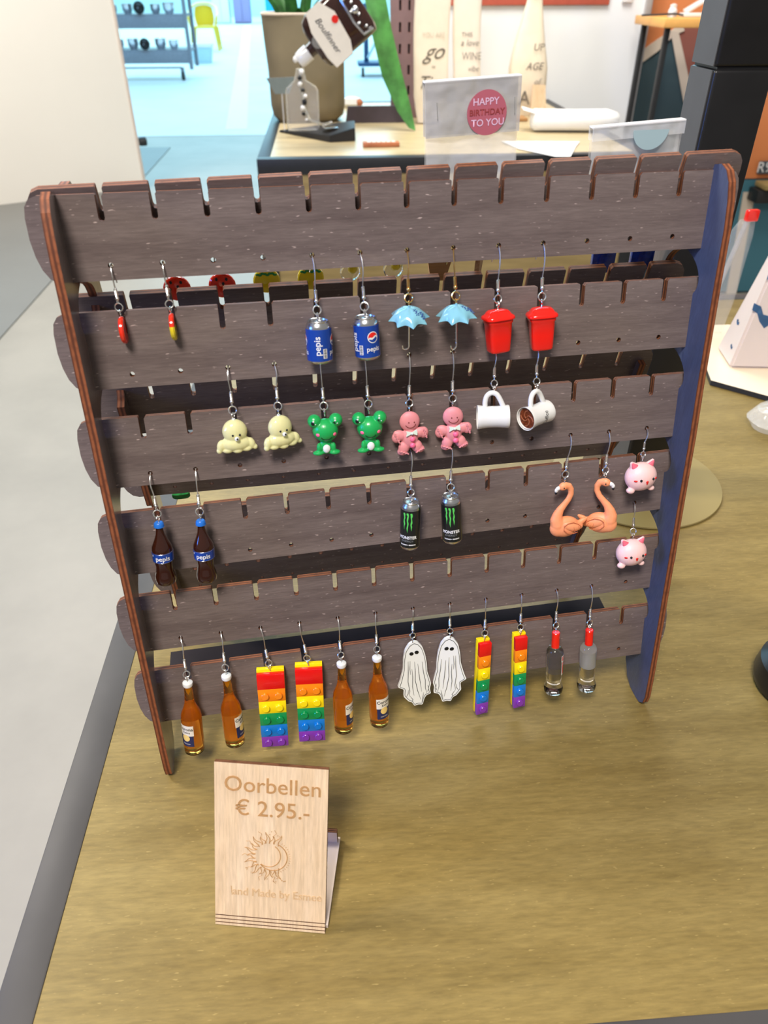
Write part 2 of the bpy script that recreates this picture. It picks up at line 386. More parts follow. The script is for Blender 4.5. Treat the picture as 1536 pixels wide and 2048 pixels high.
sgn = tag(room_obj('wall_sign', box(0.16, 0.006, 0.052, (1.916, 3.10, -0.283), 0.001), mat('sign_blue_grey', lin((70, 80, 88)), 0.5)), 'small dark wall sign with pale characters right of the black post', 'sign')
room_obj('lettering', text('R9', 0.06, 0.0005, M=T(1.862, 3.096, -0.283)), M_white, parent=sgn, smooth=0)
sh = tag(room_obj('wall_shelf', box(0.30, 0.10, 0.022, (1.99, 3.05, -0.345), 0.003), M_topside), 'thin yellow shelf ledge on the teal wall at the right edge', 'shelf')
bx = tag(room_obj('wall_box', box(0.16, 0.09, 0.055, (1.905, 3.065, -0.388), 0.006), M_frame2), 'black box under the yellow ledge at the right edge', 'box')
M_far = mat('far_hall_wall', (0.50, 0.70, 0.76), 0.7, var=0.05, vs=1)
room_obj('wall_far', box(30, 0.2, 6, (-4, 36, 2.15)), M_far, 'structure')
# ------------------------------------------------------------------ the two tables
def table(name, u0, u1, v0, v1, fw, top_m, frame_m, label, hide_panel=True, panel=False, fh=0.035):
    r = empty(name, label=label, cat='table', M=ROOM @ T(u0, v0, FZ))
    H = -FZ
    W, D = u1-u0, v1-v0
    obj('tabletop', box(W-2*fw+0.0006, D-2*fw+0.0006, 0.018, (W/2, D/2, H-0.009-0.0002)), top_m, r)
    e = 0.0012
    for c, s in (((W/2, fw/2, H-fh/2+0.0006), (W, fw, fh)), ((W/2, D-fw/2, H-fh/2+0.0006), (W, fw, fh)),
                 ((fw/2, D/2, H-fh/2+0.0006), (fw, D-2*fw, fh)), ((W-fw/2, D/2, H-fh/2+0.0006), (fw, D-2*fw, fh))):
        obj('edge_frame', box(*s, c, e), frame_m, r)
    for x in (fw/2, W-fw/2):
        for y in (fw/2, D-fw/2):
            obj('leg', box(fw, fw, H-fh, (x, y, (H-fh)/2), e), frame_m, r)
    if panel:
        obj('front_panel', box(W-2*fw, 0.012, H-fh-0.05, (W/2, 0.012, (H-fh)/2+0.025)), M_topside, r)
        obj('side_panel', box(0.012, D-2*fw, H-fh-0.05, (0.012, D/2, (H-fh)/2+0.025)), M_topside, r)
    return r
table('display_table', -0.2155, 0.95, -0.184, 0.778, 0.0205, M_top, M_frame, 'nearest table with olive plywood top and grey metal edge under the earring rack')
M_top2 = wood('pale_olive_tabletop', (0.44, 0.35, 0.19), (0.50, 0.40, 0.23), (0.56, 0.46, 0.28), axis='X', fine=60, coarse=12, rough=0.35, stretch=0.1, patch=3, bump=0.03)
table('display_table', -0.235, 0.845, 1.885, 3.02, 0.035, M_top2, M_frame2, 'farther table with dark metal edge and yellow panelled front behind the rack', panel=True, fh=0.04)
# ------------------------------------------------------------------ earring rack
FP = [(58.0356, 289.7761, 0.1388, -0.0034, 0.3202), (50.7143, 240.1356, 0.1831, -0.0052, 0.703), (41.7558, 189.9082, 0.199, -0.0041, 0.635),
      (35.1905, 140.9158, 0.2212, 0.0131, 0.2032), (25.085, 89.8799, 0.1819, 0.0, 0.4094), (15.5757, 40.1585, 0.2255, 0.0012, 1.0394)]
PITCH = 22.5
def slat_mesh(seed, cut=0.0):
    rnd = random.Random(seed)
    top, bot, sl, hw = 29.7, -6.4, 19.8, 1.35
    o = []
    L = 166.5
    right = [(150, bot), (158, bot), (161.5, -4.6), (164.0, -0.5), (165.6, 5), (L, 12), (L-0.1, 21), (165.6, 25.5), (163.6, 28.4), (160.2, top)]
    left = [(-x, z) for x, z in right][::-1]
    o += [(x-cut, z) for x, z in right]
    for i in range(12, -1, -1):
        x = (i-6)*PITCH; c = 0.5 + rnd.random()*0.5
        o += [(x+hw+c, top), (x+hw, top-c*1.3), (x+hw, sl)]
        o += [(x+hw*math.cos(a), sl - hw*math.sin(a)) for a in (PI*0.25, PI*0.5, PI*0.75)]
        o += [(x-hw, sl), (x-hw, top-0.5), (x-hw-0.4, top)]
    o += left
    holes = [[((i-6)*PITCH + 1.25*math.cos(2*PI*k/10), 1.25*math.sin(2*PI*k/10)) for k in range(10)] for i in range(13)]
    s = lambda l: [(x*MM, z*MM) for x, z in l]
    return plate(s(o), 3.8*MM, [s(h) for h in holes])
rack = empty('earring_rack', (0, 0.06, 0), 'dark stained plywood earring rack with six notched slats on each side', 'display rack')
def rack_part(name, bm, mats, Mw, smooth=30, label=None):
    return obj(name, bm, mats, rack, rack.matrix_world.inverted() @ Mw, smooth, label)
rack.matrix_world = T(0, 0.06, 0)
def front_M(k):
    y, z, ti, ro, xo = FP[k]
    return T(xo*MM, y*MM, z*MM) @ RX(-ti) @ RY(-ro)
RZq = [3.843, -0.167, -2.852, -4.006, -3.0, -1.851]; RR = [0.018, 0.003, -0.001, 0.005, 0.02, 0.04]
Zs = [290.8, 241.1, 190.7, 141.6, 90.3, 40.4]
def rear_plane(z): return 132 - .24*(z-40)
def rear_M(k):
    return T(0.83*MM, rear_plane(Zs[k])*MM, (Zs[k]+RZq[k])*MM) @ RZ(-0.02) @ RX(math.atan(.24)) @ RY(-RR[k])
sm = to_mesh(slat_mesh(1), 'slat', [M_ply, M_edge], 20)
sm2 = to_mesh(slat_mesh(5), 'slat', [M_ply, M_edge], 20)
for k in range(6): rack_part('slat', [sm, sm2][k % 2], None, front_M(k))
sm3 = to_mesh(slat_mesh(8, 9.5), 'slat', [M_ply, M_edge], 20)
for k in range(6): rack_part('slat', sm2 if k == 0 else sm3, None, rear_M(k))
def plane_f(z): return 15.58 + .17*(z-40.16)
def front_rail():
    pts = [(6, 0.2), (2, 0.8), (-1.5, 4), (-2.4, 10)]
    for z, y in ((26, -0.5), (70, 6.2), (110, 12.5), (150, 18.8), (192, 25.2), (218, 30), (246, 34.6), (270, 38.5), (296, 42.2), (308, 45.0)): pts.append((y, z))
    pts += [(48, 316), (52, 320.5), (57, 322.3), (63, 321), (67.5, 317), (70, 311), (71, 302)]
    gaps = [FP[k+1][1] + 29.2*math.cos(FP[k+1][2]) - 1.5 for k in range(5)]
    z = 298.0
    while z > 14:
        y = plane_f(z) + 17
        for g in gaps:
            if abs(z-g) < 12.0: y = plane_f(z) + 18 - 20*math.sqrt(1-((z-g)/12.0)**2)
        pts.append((y, z)); z -= 1.5
    pts += [(26, 12), (22, 5), (15, 1), (10, 0.2)]
    return [(y*MM, z*MM) for y, z in pts]
def rear_rail():
    pts = []
    pts += [(138, 0.2), (132, 3), (126, 12)]
    gaps = [Zs[k+1] + 28 for k in range(5)]
    z = 30.0
    while z < 300:
        y = rear_plane(z) - 8
        for g in gaps:
            if abs(z-g) < 11.0: y = rear_plane(z) - 9 + 13*math.sqrt(1-((z-g)/11.0)**2)
        pts.append((y, z)); z += 1.6
    pts += [(64, 310), (67, 317), (73, 321.5), (80, 321.5), (86, 317), (89, 310)]
    for z in (280, 200, 120, 40): pts.append((rear_plane(z)+18, z))
    pts += [(154, 14), (152, 5), (146, 0.4)]
    return [(y*MM, z*MM) for y, z in pts]
XM = Matrix(((0,1,0,0),(1,0,0,0),(0,0,1,0),(0,0,0,1)))      # plate drawn in y-z, thickness along x
fr = front_rail(); rr_ = rear_rail()
M_plyb = wood('blue_lit_plywood', (0.058, 0.066, 0.105), (0.064, 0.080, 0.135), (0.072, 0.098, 0.175), axis='Z', fine=1100, coarse=60, rough=0.38, spec=0.5, stretch=0.12, patch=9, bump=0.03)  # blue light on the right rail, put into the plywood colour
rack_part('side_rail', plate(fr, 4*MM), [M_plyv, M_edgex], T(-156*MM, 0, 0) @ XM, 20)
rack_part('side_rail', plate(fr, 4*MM), [M_plyb, M_edgex], T(152*MM, 0, 0) @ XM, 20, 'right side rail with blue light painted in')
for x in (-151.9, 147.9): rack_part('side_rail', plate(rr_, 4*MM), [M_plyv, M_edgex], T(x*MM, 0, 0) @ XM, 20)
M_based = mat('shaded_base_plywood', (0.030, 0.025, 0.028), 0.75, spec=0.15, var=0.1)  # shade beneath the slats put into the base board's colour
rack_part('base_board', plate([(-157*MM, 62*MM), (160*MM, 62*MM), (162.5*MM, 95*MM), (-157*MM, 95*MM)], 4*MM), [M_based, M_edge], T(0, 0, 10*MM) @ RX(-PI/2))
# ------------------------------------------------------------------ earring hardware (all in mm, scaled on placing)
S = Matrix.Scale(MM, 4)
def mmesh(name, bm, mats, smooth=35):
    xf(bm, S); return to_mesh(bm, name, mats, smooth)
def coil_bm():
    n = 7; pts = []
    for i in range(n*9+1):
        a = 2*PI*i/9; pts.append((0.62*math.cos(a), 0.62*math.sin(a), -4.0*i/(n*9)))
    return merge(tube(pts, 0.26, 6), lathe([(0.0, 0), (0.5, 0), (0.5, -4.0), (0.0, -4.0)], 10))
HW = {}
for mn, mm in (('silver', M_silver), ('gold', M_gold)):
    HW[mn] = dict(coil=mmesh('coil', coil_bm(), mm), bead=mmesh('bead', sphere(1.05, (0,0,0), 14, 10), mm),
                  loop=mmesh('wire_loop', ring(0.75, 0.28, 14, 6), mm), jump=mmesh('jump_ring', ring(1.95, 0.36, 22, 7), mm),
                  eye=mmesh('eyelet', merge(ring(1.15, 0.34, 18, 6), tube([(0,0,-1.1),(0,0,-2.6)], 0.34, 6)), mm), mat=mm)
def hardware(root, H, Tp, out, kind='silver', seed=0):
    """hook through the hole at H (root origin), coil, bead, rings down to the charm top Tp; out = direction away from the slat"""
    rnd = random.Random(seed); hw = HW[kind]
    D = Tp - H; L = D.length/MM; d = D.normalized()
    f = min(1.0, L/24.0)
    low = 13.4*f                                              # coil .. eyelet
    c0 = d*(L-low)                                            # coil start, mm
    hook = []
    back = -out
    b = rnd.uniform(-0.6, 0.6)
    hook.append(back*9 + Vector((b*2, 0, -9)))
    hook.append(back*8.2 + Vector((b, 0, -5)))
    hook.append(back*6.0 + Vector((b*0.5, 0, -1.0)))
    hook.append(back*3.0 + Vector((0, 0, 0.6)))
    hook.append(Vector((0, 0, -0.2)) + out*0.5)
    side = Vector((1, 0, 0))*rnd.uniform(-1, 1)
    q = c0
    hook.append(q*0.22 + out*1.7 + side*0.6)
    hook.append(q*0.5 + out*1.9 + side*0.7)
    hook.append(q*0.78 + out*1.0 + side*0.2)
    hook.append(q*0.97)
    hook.append(q + d*0.6)
    # smooth it
    for _ in range(2):
        nw = [hook[0]]
        for p, r in zip(hook, hook[1:]): nw += [p*0.75 + r*0.25, p*0.25 + r*0.75]
        hook = nw + [hook[-1]]
    o = obj('ear_wire', mmesh('ear_wire', tube(hook, 0.33, 6), hw['mat']), None, root)
    zq = (-d).to_track_quat('Z', 'Y').to_matrix().to_4x4()
    # keep local y away from the slat
    z = -d; y = (-out - z*(-out).dot(z)).normalized(); x = y.cross(z)
    R = Matrix((x, y, z)).transposed().to_4x4()
    def put(nm, me, along, rz=0.0):
        obj(nm, me, None, root, Matrix.Translation(d*along*MM) @ R @ RZ(rz) @ Matrix.Scale(f, 4))
    c = L-low
    put('coil', hw['coil'], c); put('bead', hw['bead'], c + 4.9*f)
    put('wire_loop', hw['loop'], c + 6.5*f, PI/2*0.8)
    put('jump_ring', hw['jump'], c + 9.0*f, rnd.uniform(-0.35, 0.35))
    put('eyelet', hw['eye'], c + 11.5*f, PI/2 + rnd.uniform(-0.6, 0.2))
TH = math.atan(.17)
VD = Vector((0, math.sin(TH), math.cos(TH))); ND = Vector((0, -math.cos(TH), math.sin(TH)))
O0 = Vector((0, 15.58-.17*40.16, 0))
def pp(x, v, n): return (O0 + Vector((x, 0, 0)) + VD*v + ND*n)*MM
def earring(name, spec, hx, hv, x0, v0, x1, v1, n, label, group, spin=0.0, tilt=0.0, kind='silver', seed=0, nb=None, roll=0.0):
    """spec: list of (part name, mesh, [sub parts]) in charm space: top at origin, front -y, mm already scaled"""
    H = pp(hx, hv, 0); Tp = pp(x0, v0, n); Bp = pp(x1, v1, n if nb is None else nb)
    root = empty(name, H, label, 'earring', group)
    hardware(root, H, Tp, ND, kind, seed)
    z = (Tp-Bp).normalized(); y = (-ND - z*(-ND).dot(z)).normalized(); x = y.cross(z)
    R = Matrix((x, y, z)).transposed().to_4x4()
    M = Matrix.Translation(Tp-H) @ R @ RX(tilt) @ RY(roll) @ RZ(spin)
    for nm, me, subs in spec:
        o = obj(nm, me, None, root, M)
        for n2, m2 in subs: obj(n2, m2, None, o)
    return root
# ------------------------------------------------------------------ charms
def can_spec(kind):
    if kind == 'cola': R, h0, h1, Ht = 6.15, -3.6, -18.6, -20.4
    else: R, h0, h1, Ht = 5.5, -4.2, -26.6, -28.6
    top = [(0, -0.9), (R-1.7, -0.9), (R-1.5, -0.2), (R-1.0, 0.0), (R-0.75, -0.35), (R-0.95, -0.9), (R-0.7, -1.5), (R-0.15, -2.4), (R, -3.2),
           (R, h1-0.1), (R-0.25, h1-0.7), (R-1.0, Ht+0.2), (R-1.6, Ht), (R-2.0, Ht+0.5), (0, Ht+0.7)]
    body = mmesh('can_body', lathe(top, 36), M_alu)
    sl = mmesh('printed_sleeve', lathe([(R+0.02, h0), (R+0.10, h0-0.05), (R+0.10, h1+0.05), (R+0.02, h1)], 40, close=False), M_blue if kind == 'cola' else M_energy)
    tab = mmesh('pull_tab', box(1.6, 3.0, 0.3, (0, -1.0, -0.6), 0.1), M_alu)
    subs = []
    W = R+0.16
    if kind == 'cola':
        subs.append(('lettering', mmesh('lettering', wrap(text('pepis', 4.4, 0, bold=0.06, M=T(0, 0, -11.2) @ RY(-PI/2)), W, 0), M_white, 0)))
        for a in (math.radians(88), math.radians(-82)):
            g = merge(disc(2.75))
            subs.append(('white_disc', mmesh('white_disc', wrap(xf(g, T(0, 0, -9.0)), W, a), M_white, 0)))
            up = [(2.35*math.cos(t), 2.35*math.sin(t)) for t in [math.radians(k) for k in range(12, 195, 12)]] + [(-1.6, 0.1), (-0.4, -0.15), (0.6, 0.5), (1.5, 0.95)]
            dn = [(2.35*math.cos(t), 2.35*math.sin(t)) for t in [math.radians(k) for k in range(200, 352, 12)]] + [(1.6, 0.3), (0.7, -0.5), (-0.5, -1.1), (-1.5, -0.9)]
            subs.append(('red_wave', mmesh('red_wave', wrap(poly(up, -0.05), W, a), M_red, 0)))
            subs[-1][1].transform(T(0, 0, -9.0*MM))
            subs.append(('blue_wave', mmesh('blue_wave', wrap(poly(dn, -0.05), W, a), M_blue, 0)))
            subs[-1][1].transform(T(0, 0, -9.0*MM))
            subs.append(('lettering', mmesh('lettering', wrap(text('pepis', 3.3, 0, bold=0.04, M=T(0, 0, -14.6)), W, a), M_white, 0)))
        subs.append(('barcode_patch', mmesh('barcode_patch', wrap(grid(-0.95, 0.95, -17.2, -12.6, 3, 1), W, math.radians(32)), M_white, 0)))
        bars = merge(*[grid(-0.65, 0.65, -16.9+i*0.62, -16.9+i*0.62+0.3+0.1*(i % 2), 2, 1, -0.05) for i in range(7)])
        subs.append(('barcode', mmesh('barcode', wrap(bars, W, math.radians(32)), M_black, 0)))
    else:
        def claw(x, ln, s):
            L = [(x-0.75, 0), (x-0.35, 0.35), (x+0.35, 0.25), (x+0.62, -0.8)]
            rgt = [(x+0.42+0.22*math.sin(i*2.1+s), -1.4-i*ln/7) for i in range(6)]
            lf = [(x-0.30+0.2*math.sin(i*1.7+s*2), -1.4-i*ln/7) for i in range(5, -1, -1)]
            return poly(L + rgt + [(x+0.05, -1.4-ln)] + lf + [(x-0.5, -0.9)], 0)
        a = math.radians(-22)
        g = merge(claw(-2.2, 8.5, 0), claw(-0.2, 10.2, 1.0), claw(1.9, 9.0, 2.2)); xf(g, T(0, 0, -5.6))
        subs.append(('claw_mark', mmesh('claw_mark', wrap(g, W, a), M_claw, 0)))
        subs.append(('lettering', mmesh('lettering', wrap(text('MONSTER', 2.5, 0, bold=0.09, M=T(0, 0, -20.2), sx=0.92), W, a), M_white, 0)))
        subs.append(('lettering', mmesh('lettering', wrap(text('ENERGY', 1.6, 0, M=T(0, 0, -22.3), sx=1.2), W, a), mat('grey_print', (0.25, 0.26, 0.26), 0.4, var=0), 0)))
        subs.append(('lettering', mmesh('lettering', wrap(text('TAURINE + GINSENG', 0.95, 0, bold=0.05, M=T(0.3, 0, -24.6)), W, a), M_white, 0)))
    return [('can_body', body, [('pull_tab', tab)]), ('printed_sleeve', sl, subs)]
def umbrella_spec():
    R, h, n = 10.2, 5.2, 64
    def surf(off):
        bm = bmesh.new(); rows = []
        for j in range(9):
            t = j/8; row = []
            for k in range(n):
                a = 2*PI*k/n + PI/8; sc = 1-abs(math.sin(4*a))        # 1 on the ribs
                r = R*t*(1 - 0.24*(1-sc)*t**3)
                z = -h*(t**1.9) - 0.7*sc*t**4 + off*(1) - 0.9*(1-sc)*t*(1-t)*-1
                row.append(bm.verts.new((r*math.cos(a), r*math.sin(a), z)))
            rows.append(row)
        for a, b in zip(rows, rows[1:]):
            for k in range(n):
                try: bm.faces.new((a[k], b[k], b[(k+1) % n], a[(k+1) % n]))
                except ValueError: pass
        bmesh.ops.remove_doubles(bm, verts=bm.verts[:], dist=0.01)
        return bm
    bm = surf(0); bmesh.ops.solidify(bm, geom=bm.faces[:], thickness=0.55)
    can = mmesh('canopy', bm, M_umb, 40)
    knob = mmesh('ferrule', lathe([(0, 1.3), (0.5, 1.1), (0.6, 0.2), (1.2, -0.5), (0, -0.6)], 12), M_umb)
    st = [(0, 0, -1), (0, 0, -20.5)] + [(-1.6+1.6*math.cos(t), 0, -20.5-1.6*math.sin(t)) for t in [PI*k/6 for k in range(1, 7)]] + [(-3.2, 0, -19.6)]
    stick = mmesh('stick', tube(st, 0.42, 8), M_silver)
    rnd = random.Random(3); fl = []
    for cx, cy in ((3.0, -4.2), (5.2, -3.2), (2.4, -2.4), (5.8, -5.0)):
        for q in range(5):
            a = q*1.256 + cx
            x, y = cx + 0.75*math.cos(a), cy + 0.75*math.sin(a); t = math.hypot(x, y)/R
            fl.append(sphere(0.55, (x, y, -h*(t**1.9) + 0.08), 8, 6, (1, 0.6, 0.28), RZ(a)))
    pr = mmesh('blossom_print', merge(*fl), M_navy)
    return [('canopy', can, [('blossom_print', pr), ('ferrule', knob)]), ('stick', stick, [])]
def bin_spec():
    b = superloft([(-5.2, 6.6, 5.4, 5), (-6.5, 6.6, 5.4, 5), (-7.0, 6.15, 5.0, 5), (-14, 5.7, 4.6, 5), (-20.4, 5.3, 4.2, 5), (-21.2, 5.0, 3.9, 4.5), (-21.6, 4.2, 3.2, 4)], 40)
    l = superloft([(-0.3, 1.6, 1.3, 2.5), (-0.8, 4.6, 3.6, 3.5), (-1.6, 5.4, 4.4, 4), (-2.6, 6.0, 5.0, 4), (-3.4, 7.3, 6.0, 4), (-4.2, 7.7, 6.4, 4), (-4.9, 7.6, 6.3, 4), (-5.3, 6.8, 5.5, 4.5)], 40)
    return [('bin_body', mmesh('bin_body', b, M_redplastic, 60), []), ('bin_lid', mmesh('bin_lid', l, M_redplastic, 50), [])]
def seal_spec():
    parts = [sphere(6.2, (0, 0.2, -6.4), 24, 18, (1, 0.72, 1.0)), sphere(5.4, (0, 0, -12.6), 20, 14, (1.45, 0.75, 0.78)),
             sphere(2.4, (-7.4, -0.4, -13.2), 14, 10, (0.9, 0.9, 1.35), RY(0.3)), sphere(2.4, (7.4, -0.4, -13.2), 14, 10, (0.9, 0.9, 1.3), RY(-0.35)),
             sphere(1.5, (-8.6, -0.8, -15.6), 12, 8), sphere(1.4, (9.2, -0.8, -15.2), 12, 8), sphere(2.2, (-4.4, -1.2, -15.6), 12, 8, (1.2, 0.8, 0.7)), sphere(2.2, (0.4, -1.6, -15.9), 12, 8, (1.2, 0.8, 0.7)), sphere(2.2, (5.0, -1.2, -15.5), 12, 8, (1.2, 0.8, 0.7))]
    body = mmesh('resin_body', blob(parts, 0.38, 3), M_glow, 0)
    eyes = [('eye', mmesh('eye', sphere(0.6, (x, -3.9, -7.2), 10, 8), M_black)) for x in (-1.4, 2.0)]
    nose = ('muzzle', mmesh('muzzle', sphere(1.15, (0.4, -4.6, -8.9), 12, 10), M_cup))
    core = ('inner_pin', mmesh('inner_pin', lathe([(0, 0.3), (0.8, 0.3), (0.8, -4.6), (0, -4.6)], 10), M_cup))
    dot = ('nose_dot', mmesh('nose_dot', sphere(0.5, (0.5, -5.6, -8.7), 8, 6), M_black))
    return [('resin_body', body, eyes + [nose, core, dot])]
def smile(R, a0, a1, y, cz, r=0.16, cx=0.0, n=12, curve=None):
    return tube([(cx + R*math.cos(t), y if curve is None else curve(cx + R*math.cos(t), cz + R*math.sin(t)), cz + R*math.sin(t)) for t in [a0+(a1-a0)*k/n for k in range(n+1)]], r, 6)
def frog_spec():
    parts = [sphere(6.6, (0, 0, -8.0), 24, 18, (1.0, 0.85, 0.92)), sphere(3.5, (-5.4, -0.4, -2.8), 18, 14), sphere(3.5, (5.4, -0.4, -2.8), 18, 14),
             sphere(3.5, (0, 0.2, -16.2), 18, 12, (1, 0.85, 1.2)), sphere(1.6, (-3.6, -1.2, -17.0), 12, 8, (0.9, 1, 1.7)), sphere(1.6, (3.6, -1.2, -17.0), 12, 8, (0.9, 1, 1.7)),
             sphere(2.0, (-4.2, -1.4, -19.6), 12, 8, (1.5, 1.1, 0.65)), sphere(2.0, (4.2, -1.4, -19.6), 12, 8, (1.5, 1.1, 0.65)), sphere(2.2, (0, 0, -19.4), 12, 8, (1.8, 1, 0.6))]
    body = mmesh('frog_body', blob(parts, 0.36, 4), M_frog, 0)
    sub = []
    for x in (-5.7, 5.2):
        sub.append(('eye', mmesh('eye', sphere(1.95, (x, -2.65, -2.9), 14, 10, (1, 0.6, 1)), M_black)))
        sub.append(('eye_glint', mmesh('eye_glint', merge(sphere(0.5, (x-0.4, -3.85, -2.0), 8, 6, (1, .4, 1)), sphere(0.28, (x+0.6, -3.8, -3.5), 8, 6, (1, .4, 1))), M_white)))
    hy = lambda x, z: -6.6*0.85*math.sqrt(max(0.02, 1-(x/6.6)**2-((z+8)/6.1)**2)) - 0.05
    sub.append(('smile', mmesh('smile', smile(3.2, PI*1.18, PI*1.82, 0, -8.6, 0.17, curve=hy), M_black)))
    for x in (-4.3, 4.3): sub.append(('cheek', mmesh('cheek', sphere(1.2, (x, hy(x, -9.0)+0.25, -9.0), 12, 8, (1, 0.35, 0.8), RZ(0.75*(1 if x > 0 else -1))), M_hot)))
    sub.append(('belly', mmesh('belly', sphere(1.9, (0, -2.35, -17.2), 12, 8, (1, 0.5, 1.25)), M_white)))
    return [('frog_body', body, sub)]
def ginger_spec():
    parts = [sphere(5.4, (0, 0, -5.2), 22, 16, (1, 0.5, 1)), sphere(4.4, (0, 0, -14.2), 20, 14, (1, 0.6, 1.3)),
             sphere(2.9, (-5.4, 0, -12.4), 16, 12, (1.3, 0.7, 0.95), RY(0.4)), sphere(2.6, (-7.2, 0, -13.6), 14, 10, (1, .75, 1.1)),
             sphere(2.9, (5.4, 0, -11.6), 16, 12, (1.3, 0.7, 0.95), RY(-0.3)), sphere(2.6, (7.3, 0, -11.9), 14, 10, (1, .75, 1.2)),
             sphere(3.0, (-3.4, 0, -19.4), 16, 12, (1, 0.75, 1.3), RY(0.2)), sphere(3.0, (3.6, 0, -19.2), 16, 12, (1, 0.75, 1.2), RY(-0.3)), sphere(2.6, (-4.2, 0, -21.6), 12, 8, (1.1, .8, .8)), sphere(2.6, (5.0, 0, -20.8), 12, 8, (1.1, .8, .8))]
    body = mmesh('gingerbread_body', blob(parts, 0.36, 3), M_pinkr, 0)
    sub = []
    hy = lambda x, z: -2.7*math.sqrt(max(0.02, 1-(x/5.4)**2-((z+5.2)/5.4)**2)) - 0.05
    sub.append(('smile', mmesh('smile', smile(2.9, PI*1.15, PI*1.9, 0, -5.2, 0.2, curve=hy), M_brown)))
    for x in (-1.0, 1.9): sub.append(('eye', mmesh('eye', sphere(0.36, (x, hy(x, -5.0), -5.0), 8, 6), M_brown)))
    bow = merge(poly([(-3.0, 1.3), (-2.7, 0.2), (-3.1, -1.5), (-0.4, -0.45), (0.4, -0.45), (2.7, -1.5), (2.9, 0.2), (2.6, 1.6), (0.4, 0.45), (-0.4, 0.45)]))
    bmesh.ops.solidify(bow, geom=bow.faces[:], thickness=0.8); bow = merge(bow, sphere(0.75, (0, -0.4, 0), 10, 8)); xf(bow, T(0.5, -3.3, -10.7) @ RY(-0.06))
    sub.append(('bow_tie', mmesh('bow_tie', bow, mat('pale_mint_bow', lin((222, 238, 228)), 0.35, var=0))))
    for z in (-14.2, -17.6): sub.append(('button', mmesh('button', sphere(1.45, (0.9, -2.7, z), 14, 10, (1, 0.7, 1)), M_hot)))
    wav = lambda x0, z0, x1, z1, n=10, am=0.32: [(x0+(x1-x0)*i/n + am*math.sin(i*2.2)*(z1-z0)/6, -2.15, z0+(z1-z0)*i/n + am*math.cos(i*2.2)*(1 if abs(x1-x0) > 2 else 0.3)) for i in range(n+1)]
    for q in ((-8.4, -10.9, -6.0, -15.6), (7.0, -9.4, 8.6, -14.2), (-6.2, -20.6, -1.4, -22.3), (2.6, -22.0, 7.0, -20.0)):
        sub.append(('icing_line', mmesh('icing_line', tube(wav(*q), 0.42, 7), M_pinkr)))
    return [('gingerbread_body', body, sub)]
def mug_spec(coffee):
    prof = [(5.9, 0.0), (6.3, -0.3), (6.35, 0.5), (6.0, 2.2), (5.65, 5.5), (5.6, 10), (5.9, 14), (6.1, 15.6), (5.9, 16.2), (0, 16.2), (0, 15.4), (5.0, 15.2), (5.1, 8), (5.4, 1.0), (5.7, 0.15)]
    # cup lies on its side: opening to -x
    M = T(-8.2, 0, -13.8) @ RY(PI/2)
    body = mmesh('mug_body', lathe(prof, 40, M=M, close=False), M_cup, 40)
    hp = [(-4.4, 0, -9.0), (-4.6, 0, -5.2), (-3.6, 0, -2.0), (-1.2, 0, -0.6), (1.4, 0, -1.4), (3.2, 0, -4.4), (4.6, 0, -7.6), (5.4, 0, -9.2)]
    for _ in range(2):
        nw = [hp[0]]
        for p, r in zip(hp, hp[1:]):
            p, r = Vector(p), Vector(r); nw += [p*.75+r*.25, p*.25+r*.75]
        hp = nw + [hp[-1]]
    bm = tube([(0, 0, 0)]*0 + hp, 1.35, 10)
    hd = mmesh('handle', bm, M_cup, 60)
    out = [('mug_body', body, []), ('handle', hd, [])]
    if coffee:
        cf = lathe([(0, 0.9), (5.3, 0.9), (5.3, 1.5), (0, 1.5)], 28, M=M)
        sw = []
        for k in range(4):
            a0 = k*PI/2; pts = []
            for i in range(10):
                t = i/9; r = 0.6+3.9*t; a = a0 + 1.8*t; pts.append((r*math.cos(a), r*math.sin(a), 0.85))
            sw.append(xf(tube(pts, 0.32, 6), M))
        out.append(('coffee', mmesh('coffee', cf, M_coffee), [('foam_swirl', mmesh('foam_swirl', merge(*sw), mat('dark_foam_swirl', (0.30, 0.10, 0.05), 0.3, var=0.1)))]))
        tx = text('Coffee', 3.9, 0, shear=0.25, bold=-0.02, sx=0.82)          # reads upwards round the cup
        for v in tx.verts:
            s, h = v.co.x, v.co.z; a = -s/5.8 + 0.25
            v.co = Vector((h*-1 + 1.6, -5.78*math.cos(a), -13.8 - 5.78*math.sin(a)))
        out[0][2].append(('lettering', mmesh('lettering', tx, M_black, 0)))
    return out
